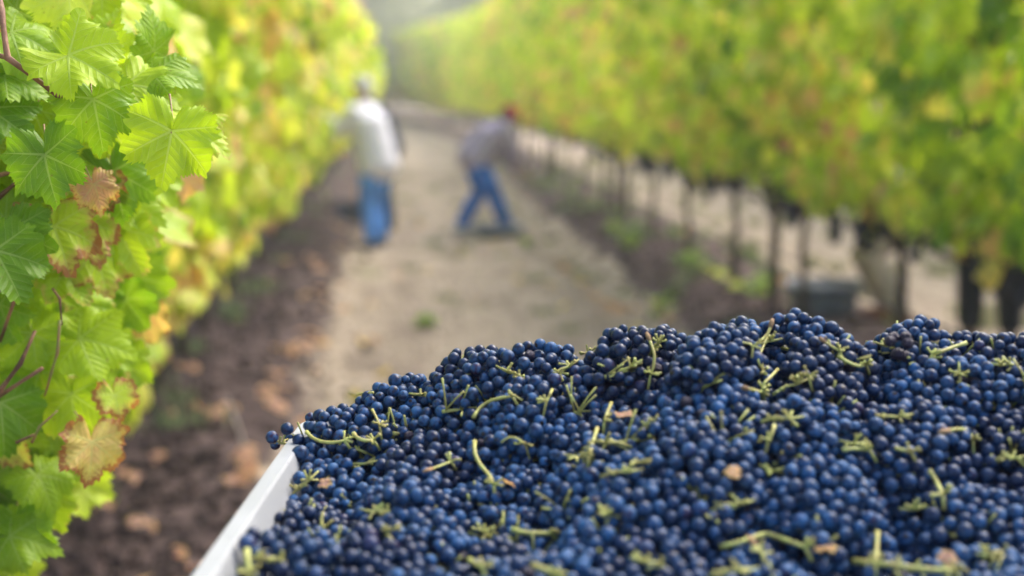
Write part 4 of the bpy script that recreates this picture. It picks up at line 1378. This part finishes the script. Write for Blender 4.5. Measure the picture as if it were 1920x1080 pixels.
# picker in a white shirt, facing the left row
J = stand(lean=.12, wr=((-.14, .50, 1.34), (.12, .46, 1.22))); J['head'] = (0, .14, 1.63); J['gaze'] = (0, 1, -.25)
person((-0.22, 13.2), 64, J, 'picker in a loose white long-sleeved shirt and blue jeans reaching into the left row', (M['white_shirt'], M['jeans'], M['navy']), M['white_shirt'], hem=.13, hair_mat=M['grey_shirt'])
# picker bent over, red cap
J = dict(hip=(0, 0, .84), chest=(0, .19, 1.10), neck=(0, .30, 1.24), head=(0, .38, 1.31), lhip=(-.10, 0, .80), rhip=(.10, 0, .80), lkn=(-.18, .10, .47), rkn=(.20, .16, .47), lan=(-.20, -.12, .10), ran=(.22, .30, .10),
         lsh=(-.19, .27, 1.20), rsh=(.19, .27, 1.20), lel=(-.22, .36, .94), rel=(.22, .38, .94), lwr=(-.10, .48, .72), rwr=(.12, .54, .72), gaze=(0, .6, -.9), palm=(0, -.5, -1))
person((0.86, 14.2), -80, J, 'picker in red cap, plaid shirt and blue jeans bending over in the alley', (M['plaid'], M['jeans_dark'], M['pale_shoe']), M['red'])
# mostly hidden picker behind the white shirt
J = stand(lean=.16, wr=((-.14, .42, 1.25), (.12, .42, 1.15)))
person((-0.13, 14.7), 95, J, 'picker in dark navy clothes mostly hidden behind the white-shirted picker', (M['navy'], M['navy'], M['brown_shoe']), M['navy'])
# picker behind the right row, pale shirt
J = dict(hip=(0, 0, .74), chest=(0, .28, .98), neck=(0, .42, 1.10), head=(0, .50, 1.20), lhip=(-.10, 0, .70), rhip=(.10, 0, .70), lkn=(-.14, .22, .46), rkn=(.15, .26, .44), lan=(-.15, -.02, .10), ran=(.16, .06, .10),
         lsh=(-.18, .38, 1.06), rsh=(.18, .38, 1.06), lel=(-.20, .50, .82), rel=(.22, .50, .84), lwr=(-.08, .70, .80), rwr=(.10, .70, .86), gaze=(0, .9, -.4), palm=(0, 0, 1))
person((3.44, 8.45), 72, J, 'picker in pale grey shirt and khaki trousers crouching behind the right row', (M['grey_shirt'], M['khaki'], M['red_shoe']), M['khaki'])
# standing picker, black trousers
J = stand(lean=.1, spread=.11, wr=((-.16, .40, 1.15), (.14, .40, 1.2)))
person((3.76, 7.75), 140, J, 'picker in black trousers, only the legs showing below the right-hand canopy', (M['black'], M['black'], M['brown_shoe']), None)

# ------------------------------------------------------------------ tubs
def tub(loc, rx, ry, h, rz, label, mat, rim_mat, fill=True):
    z0 = float(ground_height(np.array(loc[0]), np.array(loc[1]))) - .01
    o = empty('picking_tub', (loc[0], loc[1], z0), rz); tag(o, label, 'tub', 'picking tubs on the ground')
    def el(k, z, n=28): return [(rx * k * math.cos(2 * math.pi * i / n), ry * k * math.sin(2 * math.pi * i / n), z) for i in range(n)]
    mb = MB(); mb.ring_loft([el(.78, 0), el(.80, .005), el(.97, h - .02), el(.955, h - .02), el(.775, .012)], True); mb.build('tub_body', mat, o)
    mb = MB(); mb.ring_loft([el(.96, h - .022), el(1.05, h - .065), el(1.07, h - .008), el(1.04, h), el(.97, h), el(.955, h - .012)], False); mb.build('rim', rim_mat, o)
    for s in (-1, 1):
        mb = MB(); mb.tube([(s * rx * 1.03, -.06, h - .015), (s * rx * 1.13, -.045, h - .02), (s * rx * 1.13, .045, h - .02), (s * rx * 1.03, .06, h - .015)], .008, 7); mb.build('handle', rim_mat, o)
    if fill:
        g = MB()
        for k in range(120):
            a = rnd.uniform(0, 6.28); q = math.sqrt(rnd.random()) * .8
            g.ball((rx * q * math.cos(a), ry * q * math.sin(a), h * .62 + rnd.uniform(-.02, .02)), .010, 6, 4)
        gg = g.build('grapes', M['grape_far']); gg.location = o.location; gg.rotation_euler = (0, 0, rz)
        tag(gg, 'picked dark grapes filling the ' + label, 'grapes', None, 'stuff'); gg['label'] = 'picked dark grapes inside the ' + label.split(' standing')[0].split(' on ')[0]
M['tub'] = plain('black_tub', (0.09, 0.10, 0.12), .5, .2, 12, .4, .2)
M['tub_rim'] = plain('tub_rim', (0.30, 0.33, 0.40), .45, .2, 12, .4, .1)
tub((2.98, 8.65), .27, .20, .27, R(12), 'black oval picking tub standing behind the trunks of the right row', M['tub'], M['tub_rim'])
tub((1.08, 13.85), .27, .19, .15, R(8), 'shallow dark blue tub between the feet of the red-capped picker', M['tub'], M['tub_rim'])
tub((-.50, 15.6), .26, .19, .24, R(4), 'dark tub on the soil left of the white-shirted picker', M['tub'], M['navy'])

# ------------------------------------------------------------------ ground litter, weeds and grass
fallen = []
def fleaf(x, y, tint, sz):
    flab = 'fallen salmon-orange leaf on the dark soil under the left row' if x < -.8 else 'fallen salmon-orange leaf at the soil edge left of the middle alley' if x < -.35 else 'dry fallen leaf in the pale straw of the middle alley' if x < 1.65 else 'fallen reddish leaf at the soil edge right of the middle alley' if x < 2.3 else 'fallen leaf among the trunks of the right row'
    z = float(ground_height(np.array(x), np.array(y)))
    o = leaf_object(PART_ME[rnd.randrange(6)], None, (0, 0, 0), (x, y, z + .018), (rnd.uniform(-1, 1), rnd.uniform(-1, 1), rnd.uniform(-.15, .3)), (rnd.gauss(0, .35), rnd.gauss(-.3, .35), 1), sz, tint, .4)
    o.name = 'fallen_leaf'
    tag(o, flab, 'fallen leaf', 'fallen leaves on the ground')
for _ in range(80):
    y = 3.8 + rnd.random() ** 1.6 * 16
    x = rnd.choice((rnd.gauss(-.56, .10), rnd.gauss(-.56, .10), rnd.gauss(1.93, .09), rnd.gauss(-1.1, .3), rnd.gauss(2.6, .3)))
    fleaf(x, y, min(1, rnd.gauss(.985, .03)), rnd.uniform(.04, .07))
for _ in range(35): fleaf(rnd.uniform(-.4, 1.8), 5 + rnd.random() * 12, rnd.choice((.85, .93, .98)), rnd.uniform(.04, .07))
for (px, py) in ((520, 655), (540, 668), (560, 650), (515, 700), (500, 745), (515, 770), (495, 730), (455, 865), (460, 890), (445, 910), (595, 500), (590, 540), (585, 480), (1060, 500), (1085, 520), (1105, 545), (1130, 560), (1160, 575), (1180, 568), (1045, 490), (1125, 575),
                 (262, 988), (320, 1050), (190, 970), (400, 800), (350, 690)):
    p = at_z(px, py, .04); fleaf(p.x, p.y, 1.0, .065); p = at_z(px + 12, py + 5, .04); fleaf(p.x, p.y, .98, .05)
for (px, py) in ((1345, 520), (1375, 535), (1330, 510), (1440, 545)):
    p = at_z(px, py, .08); o = None; fleaf(p.x, p.y, .70, .10)

def blades(name, label, area, n, h0, h1, col, clumpn=0, kind='stuff', seed=1):
    q = np.random.default_rng(seed)
    x0, x1, y0, y1 = area
    if clumpn:
        cx = q.uniform(x0, x1, clumpn); cy = y0 + (y1 - y0) * q.random(clumpn) ** 1.5; w = q.integers(0, clumpn, n)
        X = cx[w] + q.normal(0, .05, n); Y = cy[w] + q.normal(0, .05, n)
    else:
        X = q.uniform(x0, x1, n); Y = y0 + (y1 - y0) * q.random(n) ** 1.6
    Z = ground_height(X, Y) - .004
    h = q.uniform(h0, h1, n); a = q.uniform(0, 6.28, n); w_ = .003 + h * .03
    lean = q.uniform(.1, .9, n) * h
    dx, dy = np.cos(a), np.sin(a)
    b0 = np.stack([X - dy * w_, Y + dx * w_, Z], 1); b1 = np.stack([X + dy * w_, Y - dx * w_, Z], 1)
    m0 = np.stack([X + dx * lean * .4 - dy * w_ * .8, Y + dy * lean * .4 + dx * w_ * .8, Z + h * .6], 1); m1 = np.stack([X + dx * lean * .4 + dy * w_ * .8, Y + dy * lean * .4 - dx * w_ * .8, Z + h * .6], 1)
    t0 = np.stack([X + dx * lean, Y + dy * lean, Z + h * .9], 1)
    V = np.stack([b0, b1, m1, m0, t0], 1).reshape(-1, 3)
    base = (np.arange(n) * 5)[:, None]
    T = np.concatenate([base + np.array([[0, 1, 2]]), base + np.array([[0, 2, 3]]), base + np.array([[3, 2, 4]])])
    mt, t, out = nodes_of(name + '_mat'); b = NB(t)
    rn = b.n('ShaderNodeNewGeometry').outputs['Random Per Island']
    c = b.ramp(rn, [(0, tuple(v * .6 for v in col)), (1, tuple(min(1, v * 1.5) for v in col)), (.5, col)])
    sh = b.pbr(c, .7, .2); tr = b.n('ShaderNodeBsdfTranslucent'); b.val(tr.inputs[0], c)
    mx = b.n('ShaderNodeMixShader'); mx.inputs[0].default_value = .3; t.links.new(sh, mx.inputs[1]); t.links.new(tr.outputs[0], mx.inputs[2]); t.links.new(mx.outputs[0], out.inputs[0])
    o = link(name, tri_mesh(name, V, T, [mt]))
    return tag(o, label, 'grass', None, kind)
blades('straw', 'short pale dry straw lying over the middle alley', (-.45, 1.85, 4.2, 26), 26000, .01, .045, (.38, .32, .25), seed=2)
blades('straw', 'dry straw in the alley behind the right row', (3.4, 6.0, 4.2, 30), 9000, .01, .05, (.38, .32, .25), seed=3)
blades('grass', 'scattered green tufts along the soil strip of the right row', (2.0, 3.2, 6.5, 26), 5500, .04, .13, (.19, .25, .10), 90, seed=4)
blades('grass', 'sparse green tufts under the left row', (-2.0, -.95, 4.5, 26), 3000, .04, .12, (.17, .22, .09), 70, seed=5)
blades('grass', 'small green tufts in the straw of the middle alley', (-.3, 1.8, 5, 24), 3500, .02, .07, (.17, .22, .07), 70, seed=6)
blades('grass', 'green and dry tufts in the alley behind the right row', (3.2, 6.0, 6, 34), 9000, .03, .12, (.26, .27, .12), 150, seed=7)
blades('grass', 'green grass in the alley beyond the left row', (-4.6, -2.0, 4, 30), 22000, .05, .22, (.24, .30, .13), seed=8)
# broad-leaved weeds
for k, (px, py) in enumerate(((1235, 580), (1180, 470), (1290, 505), (1420, 555), (1150, 440), (800, 598), (985, 450))):
    p = at_z(px, py, .05); z = float(ground_height(np.array(p.x), np.array(p.y)))
    n = 46; a = rng.uniform(0, 6.28, n); rr = rng.uniform(.01, .13, n) * (.5 if k > 4 else 1)
    pos = np.stack([np.cos(a) * rr, np.sin(a) * rr, .02 + rng.uniform(0, .13, n) * (.4 if k > 4 else 1)], 1)
    nr = np.stack([np.cos(a) * .5, np.sin(a) * .5, np.ones(n)], 1); tp = np.stack([np.cos(a), np.sin(a), rng.uniform(-.1, .5, n)], 1)
    wd = empty('weed', (p.x, p.y, z))
    o = leaf_mass('foliage', pos, tp, nr, rng.uniform(.02, .04, n), rng.uniform(.2, .42, n), np.zeros(n), MID, M['leaf_far'], wd)
    sm = MB()
    for i in range(0, n, 3): sm.tube([(0, 0, -.01), tuple(pos[i] * .6), tuple(pos[i])], .0018, 4)
    sm.build('stem', M['stem'], wd)
    tag(wd, ['bushy green weed at the edge of the soil just behind the grapes', 'low green weed beside the trunks right of the middle alley', 'small green weed between trunks of the right row', 'yellow-green weed at the foot of the wooden post', 'green weed near the red-capped picker',
             'tiny green weed alone in the middle of the alley', 'small weed beside the feet of the red-capped picker'][k], 'weed', 'weeds on the vineyard floor')
# clods on the soil strip
def clods():
    V0, T0 = None, None
    bm = bmesh.new(); bmesh.ops.create_icosphere(bm, subdivisions=1, radius=1)
    V0 = np.array([v.co[:] for v in bm.verts]); T0 = np.array([[v.index for v in f.verts] for f in bm.faces]); bm.free()
    n = 5200
    X = np.where(rng.random(n) < .6, rng.normal(-1.1, .28, n), rng.normal(2.4, .28, n)); Y = 3.8 + 14 * rng.random(n) ** 1.7
    X = X.clip(-1.9, 3.1)
    r = rng.uniform(.008, .035, n) ** 1
    Z = ground_height(X, Y) + r * .2
    W = V0[None] * (r[:, None, None] * rng.uniform(.6, 1.3, (n, 1, 3))) * (1 + .25 * rng.uniform(-1, 1, (n, len(V0), 1))) + np.stack([X, Y, Z], 1)[:, None, :]
    T = (T0[None] + (np.arange(n) * len(V0))[:, None, None]).reshape(-1, 3)
    mt = plain('soil_clod', (0.092, 0.063, 0.058), .95, .4, 9, .1, .6, dist=.01)
    o = link('soil_clods', tri_mesh('soil_clods', W.reshape(-1, 3), T, [mt], False)); tag(o, 'crumbly dark clods of tilled soil under the vine rows', 'soil', None, 'stuff')
clods()
# dry stalk leaning on the soil left of the bin
mb = MB(); p0 = at_z(462, 850, .06); p1 = at(425, 745, p0.y + .25)
mb.tube([p0, p0.lerp(p1, .5) + Vector((0, 0, .02)), p1], [.006, .005, .003], 6)
tag(mb.build('dry_stalk', M['khaki']), 'thin pale dry stalk standing on the dark soil left of the bin', 'stalk')

# ------------------------------------------------------------------ trees and slope beyond the rows
def tree(x, y, h, w, tint, label, seed, n=9500):
    q = np.random.default_rng(seed); rr = random.Random(seed)
    root = empty('tree', (x, y, 0)); tag(root, label, 'tree', 'trees beyond the end of the rows')
    mb = MB()
    mb.tube([(0, 0, -.2), (.1, 0, h * .25), (rr.uniform(-.4, .4), 0, h * .55), (rr.uniform(-.5, .5), 0, h * .85)], [h * .03, h * .024, h * .016, h * .005], 9, wob=.1)
    mb.build('trunk', M['bark'], root)
    lb = MB(); cl = []
    for k in range(26):
        t = rr.uniform(.08, .95); a = rr.uniform(0, 6.28); L = w * (1.1 - t * .65) * rr.uniform(.6, 1.0)
        e = Vector((math.cos(a) * L, math.sin(a) * L, h * t + L * rr.uniform(.05, .4)))
        lb.tube([(0, 0, h * t * .85), (e.x * .5, e.y * .5, h * t * .93), e], [h * .011, h * .007, h * .002], 6); cl.append(e)
        cl.append(e * .6 + Vector((0, 0, h * t * .35)))
    lb.build('branch', M['bark'], root)
    cl = np.array([c[:] for c in cl]); k = q.integers(0, len(cl), n)
    pos = cl[k] + q.normal(0, 1, (n, 3)) * np.array([w * .17, w * .17, w * .12])
    nr = q.normal(0, 1, (n, 3)) + np.array([0, -.3, .8]); tp = q.normal(0, 1, (n, 3)) + np.array([0, 0, -.4])
    leaf_mass('crown', pos, tp, nr, q.uniform(.12, .26, n), np.clip(tint + q.normal(0, .08, n) + (q.random(len(cl))[k] - .5) * .14, 0, 1), np.zeros(n), FAR, M['tree_leaf'], root)
def tree_leaf():
    m, t, out = nodes_of('tree_leaf'); b = NB(t)
    sp = b.n('ShaderNodeSeparateColor'); b.val(sp.inputs[0], b.n('ShaderNodeAttribute', attribute_name='tint').outputs['Color'])
    c = b.ramp(sp.outputs[0], [(0, (.12, .16, .08)), (1, (.68, .60, .38)), (.5, (.50, .52, .30))])
    sh = b.pbr(c, .7, .2); tr = b.n('ShaderNodeBsdfTranslucent'); b.val(tr.inputs[0], c)
    mx = b.n('ShaderNodeMixShader'); mx.inputs[0].default_value = .3; t.links.new(sh, mx.inputs[1]); t.links.new(tr.outputs[0], mx.inputs[2]); t.links.new(mx.outputs[0], out.inputs[0])
    return m
M['tree_leaf'] = tree_leaf()
TR = [(-7.5, 66, 9, 4.2, .75, 'buff-coloured tree at the far end of the rows, left of the others'), (-1.6, 70, 10, 5.6, .42, 'grey-green tree standing right above the end of the alley'), (5, 64, 8.5, 5.0, .38, 'dark green tree beyond the end of the right row'),
      (12.5, 72, 11, 5, .5, 'olive tree far beyond the right row'), (-14, 72, 11, 5, .4, 'tall tree far beyond the left row'), (20, 68, 10, 5, .45, 'tree far beyond the right end'), (-3.2, 84, 13, 5.5, .62, 'pale tall tree behind the grey-green tree'), (5, 88, 14, 6, .55, 'tall hazy tree at the very back'), (-11, 90, 13, 6, .5, 'tall back tree on the left')]
for i, (x, y, h, w, ti, lb) in enumerate(TR): tree(x, y, h, w, ti, lb, 500 + i)

# ------------------------------------------------------------------ haze
hz = MB(); hz.box((0, 50, 9.0), (90, 104, 20.5))
hm, ht, hout = nodes_of('haze')
pv = ht.nodes.new('ShaderNodeVolumePrincipled'); pv.inputs['Color'].default_value = (.95, .97, 1, 1); pv.inputs['Density'].default_value = 0.0030; pv.inputs['Anisotropy'].default_value = 0.2
ht.links.new(pv.outputs[0], hout.inputs['Volume'])
if True:
    tag(hz.build('haze', hm, smooth=False), 'thin pale haze over the vineyard', None, None, 'stuff')
